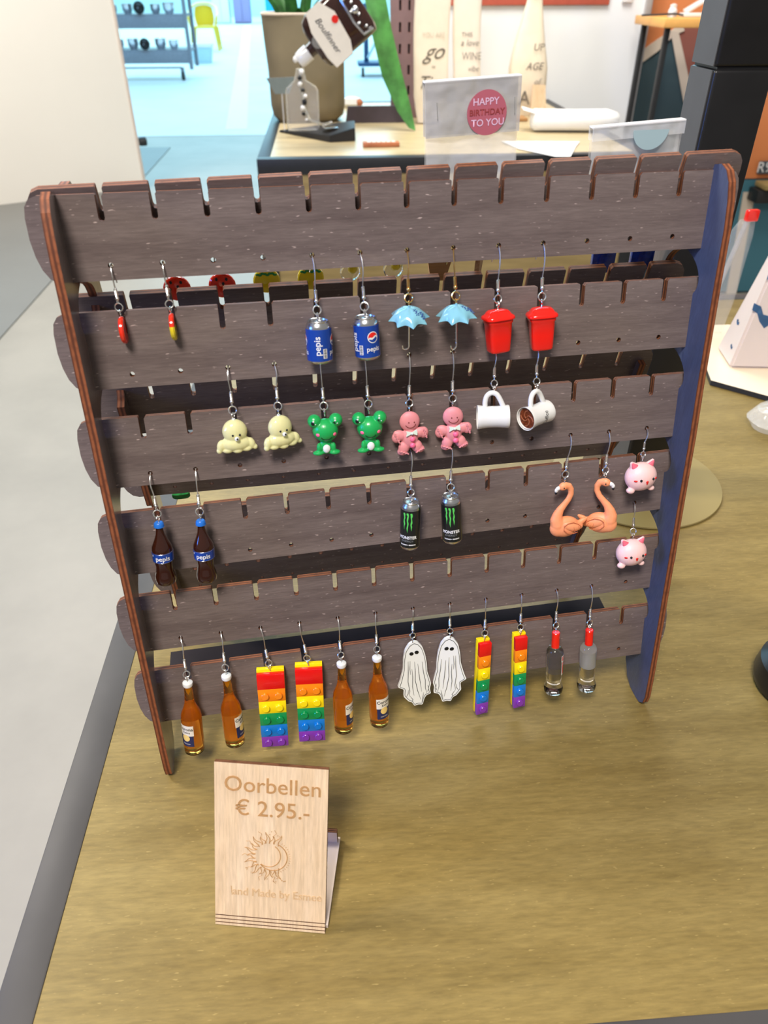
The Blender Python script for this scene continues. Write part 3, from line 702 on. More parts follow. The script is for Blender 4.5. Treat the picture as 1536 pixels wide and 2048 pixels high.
def bottle_spec(kind, spin=0, label_a=0.0):
    if kind == 'cola':
        prof = [(0, -2.6), (1.7, -2.6), (1.9, -4.5), (2.3, -7.0), (3.6, -10.5), (5.0, -13.6), (5.35, -16.0), (5.2, -18.2), (5.1, -20.5), (4.7, -23.0), (4.3, -25.5), (4.5, -28.2), (5.2, -31), (5.4, -33.2), (5.0, -35.3), (3.9, -36.2), (0, -36.3)]
        b = mmesh('bottle_body', lathe(prof, 32), M_cola, 60)
        cap = mmesh('cap', lathe([(0, 0), (1.9, 0), (2.4, -0.5), (2.55, -1.6), (2.7, -2.5), (1.9, -3.0), (0, -3.0)], 20), M_colacap, 40)
        sl = lathe([(5.3, -16.4), (5.55, -16.5), (5.5, -19.6), (5.42, -21.6), (5.2, -21.7)], 36, close=False)
        lt = wrap(text('pepis', 3.7, 0, bold=0.05, M=T(0, 0, -19.1)), 5.62, math.radians(4) + label_a)
        lt2 = wrap(text("'", 3.7, 0, bold=0.1, M=T(-5.6, 0, -18.6)), 5.62, math.radians(4) + label_a)
        rim = merge(ring(5.5, 0.1, 32, 5, RX(PI/2)), xf(ring(5.36, 0.1, 32, 5, RX(PI/2)), T(0, 0, -5.1))); xf(rim, T(0, 0, -16.5))
        return [('bottle_body', b, []), ('cap', cap, []), ('label_band', mmesh('label_band', sl, M_blue, 40), [('lettering', mmesh('lettering', merge(lt, lt2), M_white, 0)), ('rim_line', mmesh('rim_line', rim, M_alu))])]
    if kind == 'beer':
        prof = [(0, -2.4), (2.25, -2.4), (2.35, -4), (2.5, -9), (2.9, -14.5), (4.0, -18.5), (5.5, -22), (6.0, -25), (6.1, -30), (6.1, -46.0), (5.8, -47.6), (5.9, -48.8), (5.9, -50.6), (5.2, -51.4), (0, -51.4)]
        b = mmesh('bottle_body', lathe(prof, 32), M_beer, 60)
        core = mmesh('beer_core', lathe([(0, -13), (2.2, -14.5), (4.6, -21.5), (5.2, -26), (5.2, -45.5), (0, -46.5)], 24), M_beerin, 60)
        cap = mmesh('cap', lathe([(0, 0), (2.2, 0), (2.9, -0.5), (3.05, -1.8), (2.7, -2.9), (0, -3.0)], 20), M_cup, 40)
        lem = poly([(-1.6, 0), (1.6, 0), (0.8, -3.4), (0, -5.2), (-0.9, -3.4)]); bmesh.ops.solidify(lem, geom=lem.faces[:], thickness=1.4); xf(lem, T(0, -1.2, -3.2) @ RZ(0.3))
        W = 6.18; a = label_a
        up = wrap(grid(-5.0, 5.0, -35.5, -28.0, 12, 2), W, a); lo = wrap(grid(-4.6, 4.6, -43.5, -35.5, 12, 2), W, a)
        l1 = wrap(text('Corona', 3.0, 0, bold=0.06, M=T(0, 0, -30.6)), W+0.06, a); l2 = wrap(text('Extra', 2.1, 0, bold=0.03, M=T(0.6, 0, -33.0)), W+0.06, a)
        sun = wrap(xf(disc(2.5), T(0, 0, -37.2)), W+0.08, a)
        ln = wrap(text('CERVEZA', 1.2, 0, M=T(0, 0, -41.6)), W+0.06, a)
        return [('bottle_body', b, [('beer_core', core), ('lemon_wedge', mmesh('lemon_wedge', lem, M_lemon))]), ('cap', cap, []),
                ('label_band', mmesh('label_band', up, M_cream, 0), [('lettering', mmesh('lettering', merge(l1, l2), M_black, 0))]),
                ('label_band', mmesh('label_band', lo, mat('navy_label', lin((35, 42, 82)), 0.4, var=0), 0), [('sun_disc', mmesh('sun_disc', sun, mat('pale_gold_print', lin((240, 205, 120)), 0.4, var=0), 0)), ('lettering', mmesh('lettering', ln, M_cream, 0))])]
    # clear spirits bottle
    prof = [(0, -11.0), (2.4, -11.0), (4.2, -12.2), (5.1, -13.8), (5.3, -16), (5.15, -24), (4.9, -38.6), (4.95, -39.4), (5.8, -41.0), (6.1, -43), (5.9, -45.4), (4.9, -46.8), (0, -46.9)]
    b = mmesh('bottle_body', lathe(prof, 32), M_clear, 50)
    cap = mmesh('cap', lathe([(0, 0.0), (2.1, 0.0), (2.5, -0.4), (2.5, -11.2), (0, -11.6)], 24), M_redplastic, 40)
    core = mmesh('milky_core', lathe([(0, -15.5), (4.3, -16), (4.5, -28), (0, -29)] if kind == 'vodka_b' else [(0, -17.5), (4.1, -18), (4.3, -30), (0, -31)], 24), M_milky if kind == 'vodka_b' else mat('smoky_core', (0.16, 0.15, 0.15), 0.3, alpha=0.30, var=0), 50)
    spec = [('bottle_body', b, [('resin_core', core)]), ('cap', cap, [])]
    if kind == 'vodka_a':
        W = 5.32; a = label_a
        w1 = wrap(merge(grid(-2.4, 2.4, -20.6, -16.0, 6, 1), grid(-1.9, 1.9, -31.0, -20.6, 6, 1)), W, a)
        r1 = wrap(merge(grid(-1.9, 1.9, -19.8, -16.7, 6, 1), grid(-1.3, 1.3, -30.2, -21.4, 6, 1)), W+0.05, a)
        t1 = wrap(merge(text('SV', 2.3, 0, bold=0.05, M=T(0, 0, -18.2)), text('A', 2.2, 0, bold=0.03, M=T(0, 0, -23.2))), W+0.1, a)
        spec.append(('paper_label', mmesh('paper_label', w1, M_white, 0), [('red_field', mmesh('red_field', r1, M_red, 0)), ('lettering', mmesh('lettering', t1, M_white, 0))]))
    return spec
def flamingo_spec(mirror=False):
    s = -1 if mirror else 1
    neck = [(0.6, 0, -2.2), (2.6, 0, -2.9), (3.9, 0, -5.2), (3.9, 0, -8.2), (2.4, 0, -11.4), (0.0, 0, -14.2), (-2.4, 0, -17.0), (-4.0, 0, -20.2), (-4.6, 0, -23.5), (-3.6, 0, -27)]
    nr = [2.0, 1.9, 1.75, 1.7, 1.75, 1.9, 2.3, 3.0, 3.8, 4.6]
    pts = []
    parts = []
    for (p, q, r0, r1) in zip(neck, neck[1:], nr, nr[1:]):
        for k in range(4):
            t = k/4; parts.append(sphere(r0+(r1-r0)*t, tuple(p[i]+(q[i]-p[i])*t for i in range(3)), 12, 8, (1, 0.85, 1)))
    parts += [sphere(2.55, (-0.6, 0, -2.6), 14, 10, (1.15, 0.8, 0.95), RY(-0.3)), sphere(6.6, (0.6, 0, -28.4), 24, 16, (1.25, 0.62, 0.98)), sphere(4.2, (6.4, 0, -28.4), 18, 12, (1.3, 0.6, 0.8), RY(0.35)),
              sphere(2.3, (10.6, 0, -26.9), 14, 10, (1.6, 0.6, 0.75), RY(-0.5)), sphere(1.2, (13.2, 0, -25.6), 10, 8, (1.4, 0.6, 0.8), RY(-0.7)), sphere(5.6, (-3.0, 0, -28.6), 20, 14, (1, 0.62, 1))]
    b = blob(parts, 0.42, 4); xf(b, Matrix.Diagonal((s, 1, 1, 1)))
    beak = merge(sphere(1.5, (-3.6, 0, -3.4), 12, 10, (1.35, 0.7, 0.8), RY(-0.5)), sphere(1.2, (-4.7, 0, -4.5), 12, 8, (0.9, 0.7, 1.1)))
    tip = sphere(0.95, (-4.9, 0, -6.1), 10, 8, (0.8, 0.8, 1.0))
    eye = sphere(0.4, (-0.9, -2.0, -2.8), 8, 6)
    wing = sphere(4.4, (3.4, -2.7, -27.4), 20, 14, (1.35, 0.5, 0.72), RY(0.35))
    wl = merge(tube([(-1.6, -4.6, -25.8), (-1.9, -4.7, -28.2), (0.2, -4.75, -30.4), (3.4, -4.7, -31.4), (6.6, -4.0, -31.2)], 0.2, 6), tube([(-1.6, -4.6, -25.8), (0.4, -4.9, -24.2), (3.6, -4.8, -24.0), (6.8, -4.2, -26.0), (9.0, -3.3, -28.6)], 0.2, 6),
               *[tube([(4.0+q*1.5, -4.75+q*.25, -27.2-q*.1), (4.6+q*1.5, -4.6+q*.25, -30.4+q*.3)], 0.18, 5) for q in range(3)])
    for m in (beak, tip, eye, wing, wl): xf(m, Matrix.Diagonal((s, 1, 1, 1)))
    return [('flamingo_body', mmesh('flamingo_body', b, M_flam, 0), [('beak', mmesh('beak', beak, M_cup)), ('beak_tip', mmesh('beak_tip', tip, M_black)), ('eye', mmesh('eye', eye, M_black)), ('wing', mmesh('wing', wing, M_flam)), ('feather_line', mmesh('feather_line', wl, M_flamline))])]
def cat_spec():
    def ear(s, c=1.0, dy=0.0):
        b = bmesh.new(); bmesh.ops.create_cone(b, cap_ends=True, segments=20, radius1=3.4*c, radius2=0.7*c, depth=5.0*c)
        return xf(b, T(5.6*s, dy, -2.3) @ RY(0.62*s) @ Matrix.Diagonal((1, 0.55, 1, 1)))
    parts = [sphere(8.9, (0, 0, -9.9), 28, 20, (1.05, 0.76, 0.95)), ear(-1), ear(1), sphere(2.2, (-6.6, -1.6, -17.2), 14, 10, (1.2, 0.9, 0.8), RY(0.3)), sphere(1.9, (6.4, -1.6, -17.4), 14, 10, (1.1, 0.9, 0.8))]
    b = blob(parts, 0.42, 3)
    sub = []
    hy = lambda x, z: -6.76*math.sqrt(max(0.02, 1-(x/9.35)**2-((z+9.9)/8.45)**2))
    for s in (-1, 1): sub.append(('inner_ear', mmesh('inner_ear', ear(s, 0.72, -1.0), M_catin)))
    for x in (-3.4, 4.2): sub.append(('eye', mmesh('eye', sphere(0.72, (x, hy(x, -9.6)-0.1, -9.6), 10, 8), M_black)))
    for x in (-6.1, 6.6): sub.append(('cheek', mmesh('cheek', sphere(0.95, (x, hy(x, -10.0)-0.02, -10.0), 10, 8, (1.1, 0.4, 0.6), RZ(0.6*(1 if x > 0 else -1))), M_red)))
    sub.append(('mouth', mmesh('mouth', merge(sphere(0.8, (0.2, hy(0.2, -10.7)-0.1, -10.7), 10, 8, (1, .5, .8)), sphere(0.55, (0.3, hy(0.3, -11.7)-0.1, -11.7), 10, 8, (1, .5, 1.2))), M_red)))
    return [('cat_body', mmesh('cat_body', b, M_cat, 0), sub)]
def stud(x, z, y, r=2.3): return lathe([(0, 0), (r, 0), (r, 1.3), (r-0.25, 1.6), (0, 1.6)], 20, M=T(x, y, z) @ RX(PI/2))
def bricks_spec(wide):
    names = ['red', 'orange', 'yellow', 'green', 'blue', 'purple']
    out = []
    if wide:
        W, Hh = 16.2, [10.6, 9.1, 9.1, 9.1, 9.1, 9.1]
        back = box(W, 3.2, 56.3, (0, 2.2, -28.15 - 0.4), 0.25)
        out.append(('backing_brick', mmesh('backing_brick', back, RB['yellow'], 30), []))
        z = -2.0
    else:
        W, Hh = 7.9, [9.3, 9.2, 9.2, 9.2, 9.2, 8.8]
        back = box(W+0.1, 3.2, 56.0, (0, 2.3, -28.0 - 0.4), 0.25)
        out.append(('backing_brick', mmesh('backing_brick', back, RB['yellow'], 30), []))
        z = -1.6
    for i, (nm, h) in enumerate(zip(names, Hh)):
        if wide and i == 5: h -= 1.0
        bm = [box(W, 3.2, h-0.08, (0, -1.0, z-h/2), 0.22)]
        if wide:
            if i > 0: bm += [stud(-4.0, z-h/2, -2.6), stud(4.0, z-h/2, -2.6)]
            else: bm += []
        elif i > 0: bm += [stud(0, z-h/2, -2.6)]
        out.append(('brick', mmesh('brick', merge(*bm), RB[nm], 30), []))
        z -= h
    return out
GH = [(690,505),(655,520),(622,560),(606,625),(600,690),(586,735),(568,785),(552,818),(597,842),(590,895),(606,915),(626,938),(652,950),(668,980),(700,975),(732,982),(750,935),(766,916),(801,908),(794,872),(806,832),(796,790),(781,738),(781,680),(771,610),(752,550),(722,516)]
def ghost_spec(m=1):
    f = lambda p: ((p[0]-683)*0.0835*m, -(p[1]-505)*0.1045)
    ol = [f(p) for p in GH]
    sm_ = []
    for p, q in zip(ol, ol[1:]+ol[:1]): sm_ += [(p[0]*.88+q[0]*.12, p[1]*.88+q[1]*.12), (p[0]*.12+q[0]*.88, p[1]*.12+q[1]*.88)]
    body = mmesh('ghost_body', plate(sm_, 1.8), [M_ghost, M_ghost], 0)
    cx = sum(p[0] for p in ol)/len(ol); cz = sum(p[1] for p in ol)/len(ol)
    inn = [(cx+(p[0]-cx)*.90, -0.06, cz+(p[1]-cz)*.945) for p in sm_]
    lines = [tube(inn, 0.16, 5, closed=True)]
    for L in ([(665,700),(668,760),(662,830),(670,900)], [(688,650),(690,720),(686,790),(700,870),(720,940)], [(712,670),(716,740),(722,800),(730,880)], [(640,640),(636,720),(630,790),(640,860),(634,900)],
              [(745,660),(750,730),(762,800),(760,860),(770,900)], [(655,640),(650,700),(652,740)], [(630,850),(625,880),(610,900)], [(640,900),(660,930),(650,945)], [(745,890),(738,920),(728,960)], [(780,840),(785,870),(775,890)]):
        lines.append(tube([(f(p)[0], -0.06, f(p)[1]) for p in L], [0.09]+[0.2]*(len(L)-2)+[0.09], 5))
    eyes = [('eye', mmesh('eye', sphere(1.4, (f(p)[0], -0.05, f(p)[1]), 14, 10, (1, 0.18, 0.9), RY(0.5*m)), M_black)) for p in ((669,590), (708,586))]
    return [('ghost_body', body, [('fold_lines', mmesh('fold_lines', merge(*lines), M_black))] + eyes)]
def slice_spec(col, R=6.0, band=None):
    b = lathe([(0, 1.1), (R-0.6, 1.1), (R, 0.5), (R, -0.5), (R-0.6, -1.1), (0, -1.1)], 28, M=T(0, 0, -R) @ RX(PI/2))
    return [('slice_body', mmesh('slice_body', b, col, 40), [])]
specs = dict(can=can_spec('cola'), energy=can_spec('energy'), umb=umbrella_spec(), bin=bin_spec(), seal=seal_spec(), frog=frog_spec(), ginger=ginger_spec(),
             muga=mug_spec(False), mugb=mug_spec(True), cola=bottle_spec('cola'), cola2=bottle_spec('cola', label_a=-0.12), flama=flamingo_spec(), flamb=flamingo_spec(True), cat=cat_spec(),
             wide=bricks_spec(True), narrow=bricks_spec(False), ghosta=ghost_spec(1), ghostb=ghost_spec(-1), voda=bottle_spec('vodka_a', label_a=0.95), vodb=bottle_spec('vodka_b'))
R_ = math.radians
G = lambda s: 'pair of %s earrings' % s
E_ = [
 ('can', -44.7,294.1, -44.6,265.9, -44.9,245.2, 7.2, 'blue cola can charm with upward reading white letters, left of the two cans', G('blue can'), dict(spin=R_(-12))),
 ('can', -22.2,294.0, -22.0,266.1, -21.4,245.1, 7.2, 'blue cola can charm turned to show the red and white round logo', G('blue can'), dict(spin=R_(-68))),
 ('umb', 0.3,293.9, -1.3,269.3, -0.4,244.7, 10.5, 'pale blue umbrella charm on gold hook, left one with thick silver stick', G('umbrella'), dict(tilt=R_(16), kind='gold')),
 ('umb', 22.8,293.9, 21.8,268.9, 23.2,245.6, 10.5, 'pale blue umbrella charm on gold hook, right one next to the red bin', G('umbrella'), dict(tilt=R_(10), spin=R_(18), kind='gold')),
 ('bin', 45.3,293.8, 43.8,265.4, 44.9,243.8, 6.8, 'glossy red wheelie bin charm, left one beside the umbrella', G('red bin'), dict(spin=R_(8))),
 ('bin', 67.8,293.7, 66.4,265.1, 67.5,243.9, 6.8, 'glossy red wheelie bin charm, right one, last charm of the top row', G('red bin'), dict(spin=R_(-8))),
 ('seal', -89.2,244.5, -89.5,220.0, -89.8,202.9, 5, 'translucent yellow blob animal charm, left one of second row', G('translucent yellow animal'), dict(spin=R_(6))),
 ('seal', -66.8,244.4, -67.3,220.1, -66.9,203.0, 5, 'translucent yellow blob animal charm next to the green frog', G('translucent yellow animal'), dict(spin=R_(18))),
 ('frog', -44.4,244.3, -44.5,218.4, -44.9,197.6, 6, 'green smiling frog charm beside the yellow blob animal', G('green frog'), dict()),
 ('frog', -22.0,244.2, -22.0,217.6, -21.8,196.7, 6, 'green smiling frog charm beside the pink gingerbread figure', G('green frog'), dict(spin=R_(-4))),
 ('ginger', 0.5,244.1, -0.6,215.4, -0.5,192.1, 3.6, 'pink gingerbread figure charm with bow tie, beside the frog', G('gingerbread'), dict()),
 ('ginger', 22.9,243.9, 22.4,215.9, 23.2,192.3, 3.6, 'pink gingerbread figure charm with bow tie, beside the white mug', G('gingerbread'), dict(spin=R_(-8))),
 ('muga', 45.3,243.8, 43.3,223.6, 45.2,200.6, 7, 'white mug charm lying sideways with a plain blank side', G('white mug'), dict(spin=R_(-12), roll=R_(4))),
 ('mugb', 67.8,243.7, 66.3,222.6, 68.8,198.9, 7, 'white mug charm lettered Coffee with brown coffee in its mouth', G('white mug'), dict(spin=R_(26), roll=R_(2))),
 ('cola', -134.2,193.6, -133.6,168.9, -135.2,132.7, 6.5, 'brown cola bottle charm with blue label, left one nearest the side rail', G('cola bottle'), dict()),
 ('cola2', -111.8,193.5, -112.7,167.6, -113.9,133.5, 6.5, 'brown cola bottle charm with blue label, second from the left rail', G('cola bottle'), dict()),
 ('energy', 0.5,193.0, -1.0,165.9, -2.4,136.3, 6.0, 'black energy drink can charm with green claw marks, left and lower one', G('energy can'), dict(spin=R_(-4))),
 ('energy', 22.9,192.9, 21.0,166.7, 22.4,137.0, 6.0, 'black energy drink can charm with green claw marks, right and higher one', G('energy can'), dict(spin=R_(2))),
 ('flama', 90.3,192.7, 87.0,166.7, 89.6,129.4, 4.6, 'salmon orange flamingo charm facing left with open white beak', G('flamingo'), dict()),
 ('flamb', 112.8,192.6, 111.1,166.6, 112.6,126.0, 4.6, 'salmon orange flamingo charm facing right, turned partly away', G('flamingo'), dict(spin=R_(-32))),
 ('cat', 135.2,192.5, 131.2,176.4, 131.6,156.5, 7.0, 'pink round cat face charm, upper of the two cats', G('pink cat'), dict(spin=R_(4))),
 ('cat', 133.7,146.5, 131.7,127.1, 132.0,105.4, 7.0, 'pink round cat face charm, lower of the two cats', G('pink cat'), dict(spin=R_(2))),
 ('beer0', -134.4,92.1, -134.0,66.3, -137.2,13.9, 7.0, 'amber beer bottle charm with label at its left, nearest the left rail', G('beer bottle'), dict()),
 ('beer1', -112.0,92.1, -112.0,67.2, -112.7,18.7, 6.6, 'paler amber beer bottle charm with label turned right, second in the bottom row', G('beer bottle'), dict()),
 ('wide', -89.5,92.1, -86.9,64.3, -89.1,8.0, 3.6, 'wide rainbow brick charm with two studs a row, left one', G('wide rainbow brick'), dict(spin=R_(-3))),
 ('wide', -67.1,92.1, -64.3,64.2, -66.1,7.6, 3.6, 'wide rainbow brick charm with two studs a row, right one', G('wide rainbow brick'), dict(spin=R_(-5))),
 ('beer2', -44.7,92.1, -44.9,65.0, -46.3,13.1, 6.6, 'amber beer bottle charm just right of the wide rainbow bricks', G('beer bottle'), dict()),
 ('beer3', -22.2,92.1, -23.5,65.9, -23.7,16.9, 6.6, 'amber beer bottle charm with front label, beside the left ghost', G('beer bottle'), dict()),
 ('ghosta', 0.2,92.1, -0.8,70.0, 0.8,21.5, 2.6, 'flat white ghost charm with trailing sheet, left one', G('white ghost'), dict(spin=R_(2))),
 ('ghostb', 22.6,92.1, 22.5,69.7, 22.0,20.5, 2.6, 'flat white ghost charm with trailing sheet, right mirrored one', G('white ghost'), dict(spin=R_(-6))),
 ('narrow', 45.1,92.1, 43.9,65.2, 42.9,9.4, 3.6, 'narrow rainbow brick charm with one stud a row, beside the ghost', G('narrow rainbow brick'), dict(spin=R_(7))),
 ('narrow', 67.5,92.1, 66.8,66.1, 68.0,9.8, 3.6, 'narrow rainbow brick charm with one stud a row, beside the clear bottle', G('narrow rainbow brick'), dict(spin=R_(3))),
 ('voda', 89.9,92.1, 89.1,65.5, 90.6,18.5, 6.0, 'clear bottle charm with red cap and red label', G('clear bottle'), dict()),
 ('vodb', 112.4,92.0, 111.2,64.0, 113.4,17.3, 6.0, 'clear milky bottle charm with red cap and no label', G('clear bottle'), dict()),
]
for i, a in enumerate((-0.62, 1.10, 0.95, 0.42)): specs['beer%d' % i] = bottle_spec('beer', label_a=a)
NAMES = dict(can='can_earring', energy='can_earring', umb='umbrella_earring', bin='bin_earring', seal='resin_animal_earring', frog='frog_earring', ginger='gingerbread_earring', muga='mug_earring', mugb='mug_earring',
             cola='cola_bottle_earring', cola2='cola_bottle_earring', flama='flamingo_earring', flamb='flamingo_earring', cat='cat_earring', wide='brick_earring', narrow='brick_earring', ghosta='ghost_earring', ghostb='ghost_earring',
             voda='bottle_earring', vodb='bottle_earring', beer0='beer_bottle_earring', beer1='beer_bottle_earring', beer2='beer_bottle_earring', beer3='beer_bottle_earring')
for i, (s, hx, hv, x0, v0, x1, v1, n, lb, g, kw) in enumerate(E_):
    earring(NAMES[s], specs[s], hx, hv, x0, v0, x1, v1, n, lb, g, seed=i+1, **kw)
# two thin slices hanging edge-on in the notches at the left
M_slice = mat('glossy_red_slice', (0.78, 0.03, 0.01), 0.12, coat=0.6, var=0.1)
M_rind = mat('yellow_rind', (0.75, 0.58, 0.02), 0.2, coat=0.5, var=0.1)
for i, (hx, rind) in enumerate(((-134.7, False), (-112.2, True))):
    sp = slice_spec(M_slice, 6.2)
    if rind:
        b = lathe([(0, 1.15), (5.7, 1.15), (6.35, 0.5), (6.35, -0.5), (5.7, -1.15), (0, -1.15)], 28, M=T(0, 0, -6.2) @ RX(PI/2))
        bmesh.ops.bisect_plane(b, geom=b.verts[:]+b.edges[:]+b.faces[:], plane_co=(0, 0, -5.2), plane_no=(0, 0, 1), clear_outer=True)
        sp[0][2].append(('rind', mmesh('rind', b, M_rind, 40)))
    earring('slice_earring', sp, hx, 294.4, hx+0.4, 272.2, hx+0.5, 262, 1.0,
            ['thin red slice charm hanging edge-on in a notch at the far left', 'thin red and yellow slice charm hanging edge-on, second from the left'][i], G('thin fruit slice'), spin=PI/2, seed=60+i)
# earrings on the far side of the rack, seen through the gap under the top slat
def back_earring(i, spec, label, group, drop=22.0, spin=0.0, seed=0, k=0, dx=0.0, name='slice_earring', roll=0.0):
    Mr = rear_M(k); H = Mr @ Vector(((i-6)*PITCH*MM, 3.9*MM, 0))
    out = (Mr.to_3x3() @ Vector((0, 1, 0))).normalized()
    Tp = Mr @ Vector((((i-6)*PITCH+dx)*MM, 10.5*MM, -drop*MM))
    root = empty(name, H, label, 'earring', group)
    hardware(root, H, Tp, out, 'silver', seed)
    M = Matrix.Translation(Tp-H) @ RX(math.atan(.24)) @ RZ(spin) @ RY(roll)
    for nm, me, subs in spec:
        o = obj(nm, me, None, root, M)
        for n2, m2 in subs: obj(n2, m2, None, o)
def fruit(col, deco, R=6.4):
    sp = slice_spec(col, R); sp[0][2].extend(deco); return sp
M_yel = mat('glossy_yellow_charm', (0.80, 0.60, 0.01), 0.15, coat=0.6, var=0.1)
M_leafg = mat('green_detail', (0.02, 0.25, 0.05), 0.2, var=0.2)
M_glass2 = mat('clear_slice', (0.9, 0.9, 0.85), 0.05, trans=0.9, ior=1.4)
M_woodc = wood('wooden_charm', (0.33, 0.16, 0.05), (0.40, 0.20, 0.07), (0.50, 0.28, 0.12), fine=900, coarse=200)
seeds = [('seed', mmesh('seed', sphere(0.7, (x, -1.2, z), 8, 6, (1, .4, 1.4)), M_black)) for x, z in ((-2.5, -2.6), (2.4, -2.8), (0.6, -5.2), (-3.4, -6.5))]
lettuce = [('green_filling', mmesh('green_filling', merge(*[sphere(0.9, (-4.4+q*1.25, -1.1, -2.6-0.5*math.sin(q*2)), 8, 6, (1.2, .5, .7)) for q in range(8)]), M_leafg))]
yolk = [('yellow_centre', mmesh('yellow_centre', sphere(2.6, (1.2, -0.2, -3.4), 14, 10, (1, .5, 1)), M_yel))]
fr_red = fruit(M_slice, seeds, 6.8); fr_yel = fruit(M_yel, lettuce, 6.8); fr_egg = fruit(M_glass2, yolk, 5.2)
wd = [('wooden_disc', mmesh('wooden_disc', plate([(-5.8, 0), (5.8, 0.6), (6.2, -3), (4, -14), (-4, -14), (-6.2, -3)], 2.4), [M_woodc, M_woodc]), [])]
blk = [('blue_block', mmesh('blue_block', box(13.0, 3.0, 20, (0, 0, -10), 0.4), mat('glossy_deep_blue', (0.005, 0.03, 0.28), 0.1, coat=0.7, var=0.3, vs=400)), [])]
back_earring(1, fr_red, 'red slice charm on the far side, left of the two seen through the top gap', 'red slices on the far side', seed=81)
back_earring(2, fr_red, 'red slice charm on the far side, right of the two seen through the top gap', 'red slices on the far side', seed=82)
back_earring(3, fr_yel, 'yellow charm with green filling on the far side, left of two in the top gap', 'yellow filled charms on the far side', seed=83, drop=21)
back_earring(4, fr_yel, 'yellow charm with green filling on the far side, behind the left cola can hook', 'yellow filled charms on the far side', seed=84, drop=21)
back_earring(5, fr_egg, 'clear charm with yellow centre on the far side, behind the right cola can hook', 'clear yellow charms on the far side', seed=85, dx=-2, drop=21)
back_earring(6, fr_egg, 'clear charm with yellow centre on the far side, behind the left umbrella hook', 'clear yellow charms on the far side', seed=86, dx=-2, drop=21)
back_earring(7, wd, 'light brown wooden charm on the far side, left one between the umbrella hooks', 'wooden charms on the far side', seed=87, drop=21, name='wooden_earring')
back_earring(8, wd, 'light brown wooden charm on the far side, edge-on one beside the left bin hook', 'wooden charms on the far side', seed=88, drop=21, spin=1.1, name='wooden_earring')
back_earring(11, blk, 'deep blue glossy block charm on the far side, left of the two blue ones', 'blue block charms on the far side', seed=89, drop=17, dx=-1, name='block_earring', roll=-0.12)
back_earring(12, blk, 'deep blue glossy block charm on the far side, right of the two blue ones', 'blue block charms on the far side', seed=90, drop=17, dx=-1.5, name='block_earring', roll=-0.12)
grn = [('green_rim', mmesh('green_rim', superloft([(0, 5.2, 2.0, 3), (-1.2, 5.8, 2.2, 3), (-3.0, 5.8, 2.2, 3), (-4.0, 5.0, 1.8, 3)], 28), M_leafg), [])]
back_earring(0, grn, 'small green oval charm on the far side, seen above the cola bottles', 'green oval charms on the far side', seed=91, k=2, drop=70, name='oval_earring')
